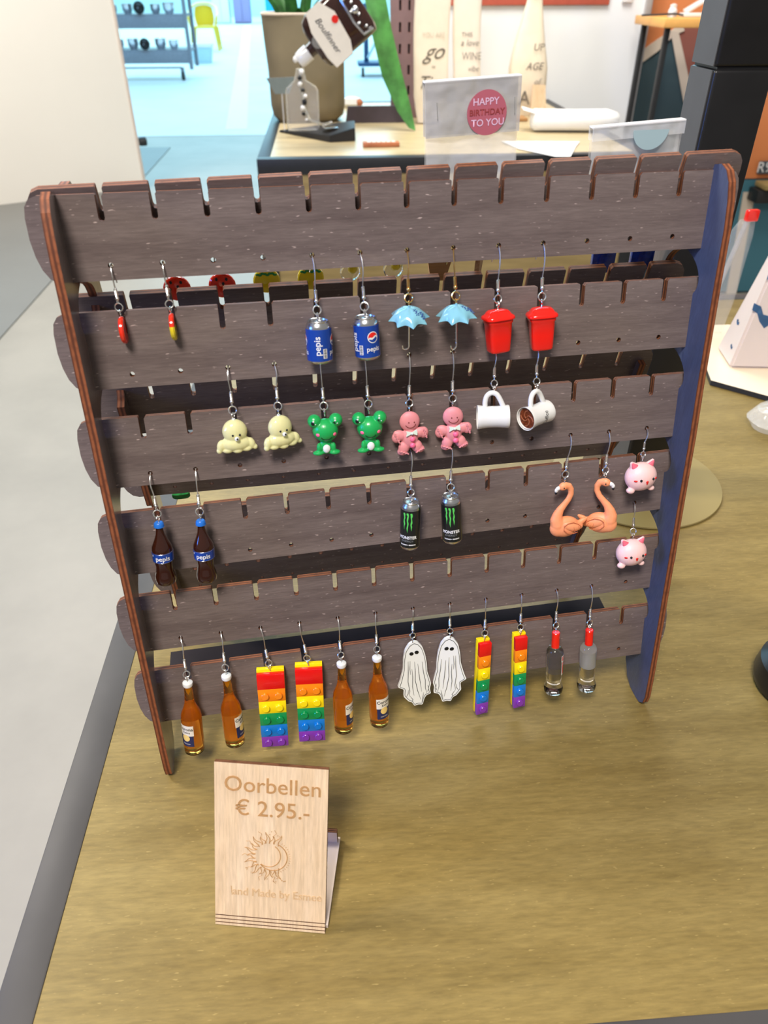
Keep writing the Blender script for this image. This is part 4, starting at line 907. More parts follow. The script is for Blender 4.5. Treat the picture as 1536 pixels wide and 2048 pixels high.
# ------------------------------------------------------------------ price sign of bent plywood
M_pale_strut = mat('pale_strut', lin((225, 210, 200)), 0.6)
def price_sign():
    r = empty('price_sign', label='pale plywood price sign reading Oorbellen in front of the rack', cat='sign',
              M=T(-0.12649, -0.09353, 0) @ RZ(-0.26231811))
    W, Hh, L = 0.05676, 0.0908, 0.44322612
    A = RX(-L)                                              # face leans back about its foot
    t = 0.0026
    f0 = 0.0062
    obj('face_board', plate([(0, f0), (W, f0), (W, Hh), (0, Hh)], t), [M_birch, M_signedge], r, A, 0)
    # living hinge strips at the foot
    for i, (x0, x1, z0, z1) in enumerate(((0, W, 0.0003, 0.0016), (0, W, 0.0021, 0.0036), (0, W, 0.0041, 0.0057))):
        obj('hinge_strip', plate([(x0, z0), (x1, z0), (x1, z1), (x0, z1)], t), [M_birch, M_signedge], r, A, 0)
    obj('hinge_bridge', merge(box(0.004, 0.0012, 0.0062, (0.003, 0.0016, 0.0032)), box(0.004, 0.0012, 0.0062, (W*0.5, 0.0016, 0.0032)), box(0.004, 0.0012, 0.0062, (W-0.003, 0.0016, 0.0032))), M_birch, r, A)
    # strut behind
    obj('foot_board', box(W, 0.048, t, (W/2+0.0012, 0.027, t/2+0.0003)), M_pale_strut, r)
    obj('back_tab', plate([(0, 0), (W, 0), (W, 0.010), (0, 0.010)], t), [M_pale_strut, M_signedge], r, T(0, 0.0475, t), 0)
    y = -0.00018
    def eng(nm, bm, m=M_burn): obj(nm, bm, m, r, A @ T(0, 0, 0), 0)
    eng('lettering', text('Oorbellen', 0.0118, 0.0001, M=T(W*0.515, y, 0.0795)))
    eng('lettering', text('\u20ac 2.95.-', 0.0118, 0.0001, M=T(W*0.515, y, 0.0668), sx=1.0))
    tx = text('and Made by Esmee', 0.0062, 0.0001, M=T(W*0.56, y, 0.0203), sx=0.92)
    hp = tube([(0.0082, y, 0.0232), (0.0088, y, 0.0182)], 0.00014, 4)
    eng('lettering', merge(tx, hp), M_burnlight)
    # sun and crescent
    cx, cz = 0.0287, 0.0413
    def arc(x, z, R, a0, a1, n=40): return [(x+R*math.cos(a0+(a1-a0)*k/n), y, z+R*math.sin(a0+(a1-a0)*k/n)) for k in range(n+1)]
    T1 = []
    T1.append(tube(arc(cx+0.0007, cz, 0.0075, -2.5, 1.15), 0.00022, 5)); T1.append(tube(arc(cx-0.0014, cz+0.0006, 0.0062, -2.2, 1.0), 0.00020, 5))
    rnd = random.Random(4)
    for k in range(15):
        a = PI*0.36 + k*(PI*1.27/14)
        ca, sa = math.cos(a), math.sin(a); ln = 0.0062 if k % 2 == 0 else 0.0042
        px, pz = -sa, ca; b0 = 0.0074
        pts = []
        for s_, sg in ((-1, 1), (1, -1)):
            seg = []
            for i in range(7):
                t_ = i/6; wob = 0.0005*math.sin(t_*6+k)
                seg.append((cx-0.0006+ca*(b0+ln*t_) + px*(0.0012*s_*(1-t_)+wob), y, cz+sa*(b0+ln*t_) + pz*(0.0012*s_*(1-t_)+wob)))
            pts += seg if s_ < 0 else seg[::-1]
        T1.append(tube(pts, [0.00008+0.00012*min(1, (abs(i-6.5))/6) for i in range(len(pts))], 5))
        if k % 2: 
            wv = [(cx+ca*(b0+0.0035+0.004*i/6)+px*0.0006*math.sin(i*1.3), y, cz+sa*(b0+0.0035+0.004*i/6)+pz*0.0006*math.sin(i*1.3)) for i in range(7)]
            T1.append(tube(wv, 0.00009, 4))
    for k in range(17):
        a = -1.35 + k*2.35/16; T1.append(tube([(cx+0.0007+0.0086*math.cos(a), y, cz+0.0086*math.sin(a)), (cx+0.0007+0.0093*math.cos(a), y, cz+0.0093*math.sin(a))], 0.00010, 4))
    for q in range(14):
        a = rnd.uniform(0.4, 5.6); R = rnd.uniform(0.012, 0.0155); T1.append(disc(rnd.uniform(0.0002, 0.00038), (cx+R*math.cos(a), cz+R*math.sin(a)), y, 6))
    eng('sun_and_moon_engraving', merge(*T1))
price_sign()
# ------------------------------------------------------------------ black post with round foot behind the rack
post = empty('square_post', (0.270, 0.2555, 0), 'tall black square post on a round olive foot plate behind the rack', 'post')
M_postdark = mat('black_post', (0.011, 0.0105, 0.0105), 0.35, spec=0.4, var=0.15)
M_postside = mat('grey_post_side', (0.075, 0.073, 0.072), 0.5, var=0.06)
c = math.radians(-6.25)
def post_part(name, bm, m, **k): return obj(name, bm, m, post, RZ(c), **k)
post_part('foot_plate', lathe([(0, 0.0002), (0.0792, 0.0002), (0.0797, 0.0012), (0.0792, 0.0022), (0, 0.0022)], 72), mat('olive_foot_plate', (0.27, 0.21, 0.082), 0.35, var=0.05, vs=20))
obj('joint_core', box(0.037, 0.037, 0.01, (0, 0, 0.3445)), M_postdark, post, RZ(c))
for z0, z1 in ((0.002, 0.3438), (0.3452, 1.3)):
    post_part('post_section', box(0.0415, 0.041, z1-z0, (0, 0, (z0+z1)/2), 0.0022, 3), M_postdark)
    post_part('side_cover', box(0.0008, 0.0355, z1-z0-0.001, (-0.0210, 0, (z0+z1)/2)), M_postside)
# ------------------------------------------------------------------ white board, pyramid and bags at the right of the table
M_lam = mat('cream_laminate', lin((236, 218, 190)), 0.35, var=0.02)
bd = empty('laminate_board', (0.60, 0.46, 0), 'cream laminate board with dark edge lying on the table at the right', 'board')
o = obj('board_body', plate([(-0.150, -0.028), (-0.095, -0.092), (0.20, -0.33), (0.30, 0.02), (-0.035, 0.128), (-0.055, 0.130), (-0.12, 0.05)], 0.006), [M_lam, M_frame2], bd, T(0, 0, 0.0065) @ RX(-PI/2), 0)
M_marble = mat('white_stained_wax', lin((212, 198, 188)), 0.35, sss=0.1, var=0.04, vs=12)
py = empty('wax_pyramid', (0.56, 0.50, 0.0066), 'white pyramid with blue paint specks standing on the laminate board', 'pyramid')
def bmf(vs, fs):
    b = bmesh.new(); V = [b.verts.new(v) for v in vs]
    for f in fs: b.faces.new([V[i] for i in f])
    return b
pb = bmf([(-0.054, 0.016, 0), (-0.071, -0.042, 0), (0.07, -0.075, 0), (0.115, 0.03, 0), (0.05, 0.075, 0), (-0.006, 0.0, 0.215)], [(0,1,5), (1,2,5), (2,3,5), (3,4,5), (4,0,5), (0,4,3,2,1)])
bmesh.ops.bevel(pb, geom=pb.edges[:], offset=0.003, segments=2, affect='EDGES')
obj('pyramid_body', pb, M_marble, py)
M_speck = mat('blue_paint_speck', lin((78, 118, 158)), 0.5, var=0.1)
vA0, vA, vB, vD = Vector((-0.054, 0.016, 0)), Vector((-0.071, -0.042, 0)), Vector((0.07, -0.075, 0)), Vector((-0.006, 0, 0.215))
def speck(P, Q, Rr, s, t, pts, sc):
    e1 = (Q-P).normalized(); n = (Q-P).cross(Rr-P).normalized(); e2 = n.cross(e1)
    c_ = P + (Q-P)*s + (Rr-P)*t + n*0.0004
    b = bmesh.new(); b.faces.new([b.verts.new(c_ + e1*x*sc + e2*z*sc) for x, z in pts]); bmesh.ops.solidify(b, geom=b.faces[:], thickness=-0.0004)
    obj('paint_speck', b, M_speck, py, smooth=0)
sp1 = [(-1.2, 1.1), (-0.3, 0.7), (0.1, -0.2), (0.9, -0.4), (1.2, -1.3), (0.5, -1.8), (-0.2, -1.0), (-0.6, -0.1), (-1.3, 0.3)]
sp2 = [(-1, .2), (-.3, .6), (.2, .1), (.8, .3), (1.1, -.3), (.3, -.5), (-.5, -.2)]
speck(vA, vB, vD, 0.075, 0.30, sp1, 0.010)
speck(vA0, vA, vD, 0.3, 0.20, sp2, 0.0055); speck(vA0, vA, vD, 0.6, 0.085, sp2, 0.0045); speck(vA0, vA, vD, 0.5, 0.50, sp1, 0.004)
# clear film used by every bag
def film(name, tint, alpha, rough=0.12):
    m = mat(name, tint, rough, alpha=alpha, spec=0.8, var=0); nt = m.node_tree
    n = nt.nodes.new('ShaderNodeTexNoise'); n.inputs['Scale'].default_value = 60; n.inputs['Detail'].default_value = 2
    tc = nt.nodes.new('ShaderNodeTexCoord'); nt.links.new(tc.outputs['Object'], n.inputs['Vector'])
    bp = nt.nodes.new('ShaderNodeBump'); bp.inputs['Strength'].default_value = 0.8; bp.inputs['Distance'].default_value = 0.004
    nt.links.new(n.outputs['Fac'], bp.inputs['Height']); nt.links.new(bp.outputs['Normal'], nt.nodes['Principled BSDF'].inputs['Normal'])
    return m
M_film = film('clear_film', (0.86, 0.87, 0.88), 0.30)
M_film2 = film('frosted_header', (0.55, 0.54, 0.53), 0.55, 0.3)
M_film3 = film('faint_film', (0.80, 0.80, 0.80), 0.16)
def crumple(x0, x1, z0, z1, nx, nz, amp, seed, y=0.0, taper=0.0):
    rnd = random.Random(seed); b = grid(x0, x1, z0, z1, nx, nz, y); ph = [rnd.uniform(0, 6) for _ in range(4)]
    for v in b.verts:
        u_, w_ = (v.co.x-x0)/(x1-x0), (v.co.z-z0)/(z1-z0)
        v.co.y += amp*(math.sin(u_*7+ph[0]+w_*2) + 0.6*math.sin(w_*9+ph[1]-u_*4) + 0.5*math.sin(u_*17+ph[2]+w_*6))*0.5
    return b
def gift_bag(loc, W, ztop, zfold, zbot, header, name, label, yaw=0.0, tilt=0.0):
    r = empty(name, label=label, cat='bag', M=T(*loc) @ RZ(yaw) @ T(0, 0, 0.34) @ RY(tilt) @ T(0, 0, -0.34))
    f = crumple(0, W, zbot, zfold, 10, 12, 0.0016, 5); f2 = crumple(0, W, zbot, zfold, 10, 12, 0.0016, 9, y=0.0035)
    obj('film_pouch', merge(f, f2), M_film, r)
    h = box(W*1.005, 0.0008, ztop-zfold, (W/2, -0.0012, (ztop+zfold)/2)); h2 = box(W*1.005, 0.0008, ztop-zfold, (W/2, 0.0036, (ztop+zfold)/2))
    top = box(W*1.005, 0.0052, 0.0007, (W/2, 0.0012, ztop))
    obj('folded_header', merge(h, h2), M_film2 if header else M_film, r)
    obj('header_fold', top, M_white, r)
    return r
b1 = gift_bag((0.0143, 0.088, 0), 0.0455, 0.3555, 0.3325, 0.293, True, 'gift_bag', 'clear gift bag with round pink Happy Birthday sticker behind the rack', tilt=-0.045)
M_stick = mat('dusty_pink_sticker', lin((182, 98, 112)), 0.4, var=0.03)
sx_, sz_ = 0.0292, 0.3415
obj('round_sticker', lathe([(0, 0), (0.0096, 0), (0.0096, 0.0003), (0, 0.0003)], 48, M=T(sx_, -0.0018, sz_) @ RX(PI/2)), M_stick, b1)
M_lilac = mat('lilac_lettering', lin((225, 190, 215)), 0.4, var=0)
M_wine = mat('wine_lettering', lin((150, 62, 62)), 0.4, var=0)
obj('lettering', merge(text('HAPPY', 0.0042, 0, bold=0.00005, M=T(sx_-0.0006, -0.00225, sz_+0.0046)), text('TO YOU', 0.0042, 0, bold=0.00005, M=T(sx_+0.0005, -0.00225, sz_-0.0042))), M_lilac, b1, smooth=0)
obj('lettering', text('BIRTHDAY', 0.0036, 0, bold=0.00006, M=T(sx_, -0.00225, sz_+0.0002)), M_wine, b1, smooth=0)
for x in (0.0052, 0.0425): obj('staple', tube([(x, -0.0018, 0.3472), (x+0.0002, -0.0022, 0.3405)], 0.0002, 5), M_silver, b1)
b2 = gift_bag((0.0985, 0.089, 0), 0.0480, 0.3345, 0.3285, 0.290, False, 'gift_bag', 'clear gift bag with pale teal half-round sticker at the right behind the rack', tilt=-0.05)
obj('round_sticker', xf(disc(0.0095, n=30, a0=PI, a1=2*PI+0.01), T(0.0300, -0.0022, 0.3320)), mat('pale_teal_sticker', lin((165, 190, 195)), 0.4, var=0), b2, smooth=0)
b3 = empty('bagged_pen', (0.515, 0.565, 0.0), 'clear plastic bag with red tip standing behind the white pyramid', 'bag')
obj('film_pouch', superloft([(0.002, 0.024, 0.012, 2.5), (0.05, 0.025, 0.014, 2.5, 0.004, 0), (0.10, 0.020, 0.012, 2.5, 0.010, 0), (0.135, 0.016, 0.010, 2, 0.016, 0), (0.152, 0.010, 0.006, 2, 0.020, 0)], 18), M_film3, b3)
obj('red_tip', box(0.016, 0.008, 0.014, (0.024, 0, 0.157), 0.002), M_redplastic, b3)
obj('pen_body', tube([(-0.006, 0, 0.006), (0.006, 0, 0.08), (0.020, 0, 0.152)], 0.003, 10), M_film2, b3)
b4 = empty('plastic_bag', (0.470, 0.325, 0), 'crumpled clear plastic bag corner at the right edge of the table', 'bag')
obj('film_pouch', superloft([(0.001, 0.03, 0.02, 2.2), (0.01, 0.036, 0.028, 2.4), (0.022, 0.03, 0.022, 2.0), (0.03, 0.012, 0.01, 2)], 20), M_film, b4)
tp = empty('black_roll', (0.2655, -0.006, 0), 'black rounded object cut off by the right frame edge on the table', 'roll')
obj('roll_body', lathe([(0.012, 0), (0.026, 0), (0.030, 0.003), (0.0315, 0.009), (0.030, 0.021), (0.026, 0.024), (0.012, 0.024)], 36, close=False), M_black, tp)
obj('roll_core', lathe([(0.012, 0), (0.012, 0.024), (0.0105, 0.024), (0.0105, 0)], 28, close=False), M_postside, tp)
# ------------------------------------------------------------------ things on the farther table
def far(name, u, v, label, cat, group=None, z=0.0, yaw=0.0): return empty(name, label=label, cat=cat, group=group, M=ROOM @ T(u, v, z) @ RZ(yaw))
M_kraft = mat('olive_kraft_paper', lin((128, 116, 90)), 0.75, var=0.12, vs=9)
M_kraftin = mat('cream_bag_lining', lin((205, 190, 170)), 0.7, var=0.05)
pl = far('planter_bag', -0.105, 2.56, 'olive kraft paper planter bag holding a green long-leaved plant on the farther table', 'plant')
secs = [(0.001, 0.098, 0.060, 4), (0.02, 0.118, 0.072, 3.2), (0.05, 0.124, 0.078, 3.4), (0.15, 0.125, 0.080, 4), (0.24, 0.128, 0.082, 4.5), (0.300, 0.131, 0.080, 5), (0.305, 0.131, 0.080, 5), (0.302, 0.127, 0.076, 5), (0.20, 0.12, 0.072, 4)]
bm = superloft(secs, 48)
for v in bm.verts: v.co.x += 0.0025*math.sin(v.co.z*55+v.co.y*20); v.co.y += 0.004*math.sin(v.co.z*38+v.co.x*30)
obj('bag_body', bm, M_kraft, pl, smooth=60)
obj('rolled_rim', tube([(0.130*math.copysign(abs(math.cos(a))**0.4, math.cos(a)), 0.080*math.copysign(abs(math.sin(a))**0.4, math.sin(a)), 0.304) for a in [2*PI*k/48 for k in range(48)]], 0.004, 6, closed=True), M_kraftin, pl)
M_leaf = mat('green_leaf', lin((92, 158, 82)), 0.5, sss=0.05, var=0.30, vs=26)
M_leafd = mat('dark_green_leaf', lin((60, 118, 52)), 0.5, var=0.35, vs=40)
plant = pl
def leaf(pts, wd, fold=0.25, side=Vector((1, 0, 0))):
    b = bmesh.new(); rows = []
    n = len(pts)
    for i, (p, w_) in enumerate(zip(pts, wd)):
        p = Vector(p); rows.append([b.verts.new(p + side*w_*s + Vector((0, -1, 0))*(-abs(s)*w_*fold)) for s in (-1, -.5, 0, .5, 1)])
    for a, c_ in zip(rows, rows[1:]):
        for k in range(4): b.faces.new((a[k], a[k+1], c_[k+1], c_[k]))
    bmesh.ops.solidify(b, geom=b.faces[:], thickness=0.0012)
    return b
lrng = random.Random(9)
for k, (x, dx, dy, h, w_) in enumerate(((-0.05, -0.10, 0.02, 0.22, 0.018), (-0.03, -0.02, -0.03, 0.26, 0.02), (0.0, 0.04, 0.03, 0.24, 0.018), (-0.04, -0.05, 0.06, 0.2, 0.02), (0.02, 0.10, 0.0, 0.22, 0.018), (-0.01, 0.0, -0.05, 0.16, 0.016))):
    pts = [(x+dx*t*t, dy*t, 0.22+h*t-0.06*t*t) for t in [i/7 for i in range(8)]]
    obj('leaf', leaf(pts, [w_*(0.35+0.65*math.sin(PI*min(1, 0.15+0.85*t))) if t < 1 else 0.001 for t in [i/7 for i in range(8)]]), M_leafd, plant)
# the big drooping blade: down to the table in front
bp_ = [(0.02, -0.02, 0.42), (0.10, -0.10, 0.53), (0.165, -0.17, 0.52), (0.198, -0.205, 0.44), (0.220, -0.225, 0.343), (0.238, -0.235, 0.262), (0.268, -0.240, 0.155), (0.306, -0.248, 0.060), (0.330, -0.258, 0.012), (0.340, -0.262, 0.003)]
bw = [0.012, 0.024, 0.030, 0.032, 0.031, 0.0305, 0.031, 0.022, 0.010, 0.001]
obj('large_leaf', leaf(bp_, bw, 0.22, Vector((0.96, 0.1, 0.22)).normalized()), M_leaf, plant, label='long drooping green leaf reaching the table')
obj('stem', tube([(-0.02, 0, 0.06), (-0.01, 0, 0.24), (0.02, -0.02, 0.425)], 0.004, 8), M_leafd, plant)
# pouring bottle trick: bottle on a bead stream, clear holder, black wedge
wedge = far('wedge_stand', -0.06, 2.20, 'black wedge shaped stand lying in front of the kraft planter', 'stand')
wb = bmf([(-0.135, 0.12, 0), (0.025, -0.075, 0), (0.100, -0.060, 0), (0.105, 0.11, 0), (-0.135, 0.12, 0.006), (0.025, -0.075, 0.018), (0.100, -0.060, 0.036), (0.105, 0.11, 0.032)], [(0,1,2,3), (4,5,6,7), (0,1,5,4), (1,2,6,5), (2,3,7,6), (3,0,4,7)])
bmesh.ops.bevel(wb, geom=wb.edges[:], offset=0.002, segments=2, affect='EDGES')
obj('wedge_body', wb, mat('black_slate', (0.018, 0.018, 0.02), 0.5, var=0.1), wedge)
obj('metal_plate', box(0.040, 0.040, 0.003, (0.020, -0.025, 0.032), 0.001, M=RZ(0.3)), M_alu, wedge)
hold = far('clear_bottle_holder', -0.113, 2.215, 'clear acrylic bottle shaped stand on the black wedge', 'stand', z=0.0)
outl = [(-0.046, 0.020), (0.042, 0.020), (0.046, 0.030), (0.047, 0.125), (0.040, 0.135), (0.014, 0.150), (0.010, 0.168), (0.009, 0.180), (-0.012, 0.180), (-0.014, 0.166), (-0.020, 0.150), (-0.044, 0.130), (-0.047, 0.120), (-0.048, 0.030)]
obj('acrylic_sheet', plate(outl, 0.012), [M_film3, M_film], hold, smooth=0)
obj('rim_outline', tube([(x, 0.004, z) for x, z in outl], 0.0022, 6, closed=True), M_glass2, hold)
obj('inner_tube', tube([(0.0, 0.004, 0.178), (-0.002, 0.0, 0.13), (0.006, -0.008, 0.08), (0.02, -0.02, 0.05), (0.060, -0.04, 0.040), (0.085, -0.03, 0.045)], 0.004, 8), M_glass2, hold)
rn = random.Random(2)
for k in range(11):
    z = 0.205 - k*0.0155; xx = -0.002+0.006*math.sin(k*1.3) - (0.010 if k == 0 else 0) + 0.002*k*0.5
    obj('stone_bead', sphere(rn.uniform(0.005, 0.008), (xx, -0.008, z), 10, 8, (1, 1, rn.uniform(0.7, 1.2))), [M_cup, M_postdark][k % 2], hold)
bott = far('pouring_bottle', -0.098, 2.05, 'dark bottle with cream label tilted as if pouring above the wedge', 'bottle', z=0.222)
ax = Vector((0.165, 0.0, 0.125)).normalized()
side = Vector((0.125, 0, -0.165)).normalized()
BM_ = Matrix((( side.x, 0, ax.x, 0), (side.y, 1, ax.y, 0), (side.z, 0, ax.z, 0), (0, 0, 0, 1)))
M_choc = mat('dark_brown_bottle', (0.035, 0.012, 0.008), 0.12, coat=0.6, var=0.15)
body = superloft([(0.018, 0.016, 0.016, 2), (0.036, 0.018, 0.018, 2), (0.038, 0.046, 0.030, 2.6), (0.046, 0.062, 0.036, 3), (0.065, 0.070, 0.038, 4), (0.150, 0.072, 0.040, 4.5), (0.175, 0.072, 0.040, 4.5), (0.195, 0.070, 0.038, 4), (0.200, 0.060, 0.032, 3.4)], 44)
obj('bottle_body', body, M_choc, bott, BM_, 50)
obj('cap', lathe([(0, -0.017), (0.016, -0.017), (0.0195, -0.012), (0.021, 0.0), (0.021, 0.020), (0, 0.021)], 28), M_cup, bott, BM_)
obj('neck_medallion', lathe([(0, 0), (0.016, 0), (0.016, 0.002), (0, 0.002)], 20, M=T(-0.005, -0.036, 0.055) @ RX(PI/2)), M_alu, bott, BM_)
lab = plate([(-0.071, 0.070), (-0.030, 0.054), (0.040, 0.052), (0.071, 0.058), (0.071, 0.112), (0.044, 0.126), (-0.030, 0.132), (-0.071, 0.112)], 0.001)
obj('paper_label', lab, [M_cream, M_cream], bott, BM_ @ T(0, -0.0415, 0), 0)
obj('side_label', box(0.001, 0.058, 0.055, (0.0725, 0, 0.085)), mat('gold_side_label', lin((200, 165, 95)), 0.5), bott, BM_)
obj('lettering', text('Boulfinner', 0.022, 0.0002, shear=0.3, M=T(0, -0.0418, 0.085)), M_postdark, bott, BM_, smooth=0)
obj('red_seal', lathe([(0, 0), (0.009, 0), (0.009, 0.001), (0, 0.001)], 20, M=T(-0.016, -0.0417, 0.122) @ RX(PI/2)), M_red, bott, BM_)
rope = []
for k in range(40):
    t = k/39; rope.append((-0.058+0.115*t, -0.043-0.002*math.sin(k), 0.172 + 0.006*math.sin(k*0.9)))
obj('silver_relief', merge(tube([(-0.05, -0.040, 0.190), (-0.045, -0.041, 0.160), (0.02, -0.042, 0.157), (0.056, -0.041, 0.162), (0.060, -0.040, 0.190)], 0.004, 8), sphere(0.010, (0.0, -0.042, 0.176), 14, 10), *[sphere(0.0045, (-0.035+q*0.016, -0.041, 0.166+0.012*(q % 2)), 8, 6) for q in range(6)]), M_alu, bott, BM_)
gr = far('grey_card_holder', -0.176, 2.30, 'small grey trapezoid card standing in front of the kraft planter', 'card')
obj('card_body', plate([(-0.044, 0.150), (0.043, 0.153), (0.022, 0.108), (-0.021, 0.108)], 0.003), [mat('grey_blue_card', lin((118, 128, 124)), 0.3), M_film2], gr, smooth=0)
obj('clear_leg', box(0.004, 0.003, 0.11, (0, 0.0015, 0.055)), M_film, gr)
tg = far('wooden_tag', 0.111, 2.05, 'small carved wooden name block near the front of the farther table', 'block')
M_rust = mat('reddish_wood', lin((175, 108, 72)), 0.6, var=0.15)
obj('block_body', box(0.105, 0.03, 0.012, (0, 0, 0.0062), 0.002), M_rust, tg)
obj('pale_inlay', merge(*[box(0.010, 0.018, 0.002, (-0.035+q*0.014, 0, 0.0128)) for q in range(6)]), M_cream, tg)
wr_ = far('shell_charm', 0.055, 2.86, 'small pale shell ornament lying beside the kraft planter', 'ornament')
obj('shell_body', superloft([(0.0, 0.03, 0.02, 2), (0.012, 0.038, 0.026, 2), (0.03, 0.03, 0.02, 2.4), (0.036, 0.01, 0.008, 2)], 18), M_cup, wr_)
obj('brown_knot', sphere(0.014, (0.026, -0.012, 0.016), 12, 8), M_rust, wr_)
# purple slotted stand and its flat dark boards
M_purp = mat('mauve_stained_wood', lin((128, 102, 102)), 0.55, var=0.10, vs=18)
M_purpd = mat('dark_mauve_board', lin((72, 62, 68)), 0.55, var=0.08)
ss = far('slotted_stand', 0.235, 2.58, 'tall mauve stained stand with small slots carrying the hanging bags', 'stand')
hol = [[(x0, z0), (x0+0.008, z0), (x0+0.008, z0+0.028), (x0, z0+0.028)] for z0 in (0.07, 0.13, 0.19, 0.25, 0.31, 0.37) for x0 in (-0.030, 0.0, 0.030)]
obj('slotted_board', plate([(-0.052, 0.004), (-0.046, 0.0), (0.070, 0.0), (0.070, 0.52), (-0.062, 0.52)], 0.008, hol), [M_purp, M_rust], ss, smooth=0)
obj('side_board', box(0.008, 0.11, 0.52, (0.074, 0.055, 0.26)), M_purp, ss)
obj('back_board', box(0.12, 0.004, 0.52, (0.006, 0.030, 0.26)), M_purpd, ss)

for q, (x, y, w_) in enumerate(((-0.115, -0.10, 0.20), (-0.06, -0.02, 0.12))):
    obj('foot_board', plate([(-w_/2, 0), (w_/2, 0), (w_/2, 0.05-0.012*q), (-w_/2+0.008, 0.05-0.012*q)], 0.008), [M_purpd, M_purpd], ss, T(x, y, 0.0), 0)

# three cloth wine bags
M_cloth = mat('cream_cotton', lin((240, 228, 210)), 0.85, var=0.03, vs=30)
M_cloth2 = mat('natural_cotton', lin((232, 218, 192)), 0.85, var=0.05, vs=30)
M_ink = mat('grey_brush_ink', lin((150, 142, 132)), 0.8, var=0.1)
def cloth_bag(r, W, D_, z0, z1, taper=None, m=M_cloth, lean=0.0):
    secs = []
    for i in range(13):
        t = i/12; z = z0+(z1-z0)*t
        w_ = W/2*(1 - 0.30*max(0, 1-t*7)) * (taper(t) if taper else 1)
        secs.append((z, w_, D_/2*(0.5+0.5*min(1, t*6+0.1))*(taper(t) if taper else 1), 3.2, lean*t + 0.002*math.sin(t*9), 0))
    return obj('bag_cloth', superloft(secs, 32), m, r, smooth=60)
w1 = far('wine_bag', 0.298, 2.45, 'cream cotton wine bag hanging with brush lettering, left one beside the green leaf', 'bag', 'cotton wine bags on the farther table')
cloth_bag(w1, 0.112, 0.035, 0.004, 0.475)
def ink(r, s, size, x, z, sh=0.3, y=-0.0182, sx=1.0, m=None): obj('lettering', text(s, size, 0.0002, shear=sh, M=T(x, y, z), sx=sx), m or M_ink, r, smooth=0)
M_inkd = mat('dark_brush_ink', lin((110, 102, 92)), 0.8, var=0.2)
ink(w1, 'YOU ARE', 0.019, 0.004, 0.250, 0.0, sx=0.9, m=mat('faint_ink', lin((212, 204, 188)), 0.8)); ink(w1, 'go', 0.062, 0.004, 0.205, 0.55, m=M_inkd); ink(w1, 'to', 0.014, 0.006, 0.165, 0.2); ink(w1, 'Time', 0.050, 0.006, 0.120, 0.45, m=M_inkd)
w2 = far('wine_bag', 0.417, 2.45, 'cream cotton wine bag hanging, right one with printed words and small bars', 'bag', 'cotton wine bags on the farther table')
cloth_bag(w2, 0.088, 0.032, 0.055, 0.475, lean=-0.016)
ink(w2, 'THIS', 0.017, -0.010, 0.250, 0.0, y=-0.0168, m=M_ink); ink(w2, 'a love', 0.024, 0.000, 0.228, 0.2, y=-0.0168); ink(w2, 'WINE', 0.030, 0.008, 0.192, 0.0, sx=0.8, y=-0.0168); ink(w2, 'vibe', 0.022, 0.016, 0.158, 0.2, y=-0.0168)
w3 = far('wine_bag', 0.655, 2.62, 'natural cotton wine bag standing gathered at its neck beside the rolled cloth', 'bag', 'cotton wine bags on the farther table')
cloth_bag(w3, 0.130, 0.075, 0.0, 0.43, taper=lambda t: (1.0 if t < 0.35 else max(0.34, 1.0-(t-0.35)*1.45)) if t < 0.86 else 0.5, m=M_cloth2)
obj('neck_tie', tube([(0.024*math.cos(a), 0.016*math.sin(a), 0.352) for a in [2*PI*k/16 for k in range(16)]], 0.004, 6, closed=True), M_topside, w3)
ink(w3, 'UP', 0.030, 0.022, 0.205, 0.1, y=-0.037, m=M_inkd); ink(w3, 'AGE', 0.030, 0.012, 0.150, 0.3, y=-0.039, m=M_inkd); ink(w3, 'of', 0.026, 0.026, 0.105, 0.3, y=-0.039); ink(w3, 'A', 0.060, -0.012, 0.055, 0.0, y=-0.039, m=M_inkd)
tc_ = far('wooden_tag', 0.687, 2.54, 'pale wooden tag leaning on the gathered cotton bag', 'tag')
obj('tag_body', plate([(-0.028, 0.0), (0.030, 0.0), (0.018, 0.098), (-0.026, 0.100)], 0.003), [M_birch, M_rust], tc_, RX(-0.12) @ T(0, 0, 0.001), 0)
wt = far('wooden_tray', 0.585, 2.50, 'small wooden tray corner at the foot of the gathered cotton bag', 'tray')
obj('tray_body', box(0.10, 0.07, 0.010, (0, 0, 0.0055), 0.002), M_woodc, wt)
M_paper = mat('bright_white_cloth', (0.84, 0.84, 0.82), 0.7, var=0.02)
rc = far('rolled_cloth', 0.735, 2.27, 'bright white rolled cloth lying on the farther table at the right', 'cloth', yaw=-0.12)
rb_ = superloft([(-0.135, 0.030, 0.022, 2.6), (-0.125, 0.046, 0.030, 2.8), (0.0, 0.050, 0.028, 3), (0.10, 0.050, 0.030, 3), (0.132, 0.040, 0.022, 2.6), (0.136, 0.02, 0.012, 2.2)], 28)
obj('cloth_roll', xf(rb_, T(0, 0, 0.031) @ RZ(0) @ RY(PI/2) @ RZ(PI/2)), M_paper, rc, smooth=60)
obj('cloth_flap', box(0.06, 0.075, 0.003, (-0.145, 0.0, 0.020), 0.001, M=RY(0.25)), M_paper, rc)
sh_ = far('paper_sheet', 0.58, 1.99, 'white paper sheet hanging over the front edge of the farther table', 'paper')
obj('sheet_body', plate([(-0.110, 0.10), (0.118, 0.075), (0.085, 0.00), (0.030, -0.145), (-0.010, -0.140), (-0.085, -0.020)], 0.0012), [M_paper, M_paper], sh_, T(0, 0, 0.003) @ RX(-PI/2), 0)
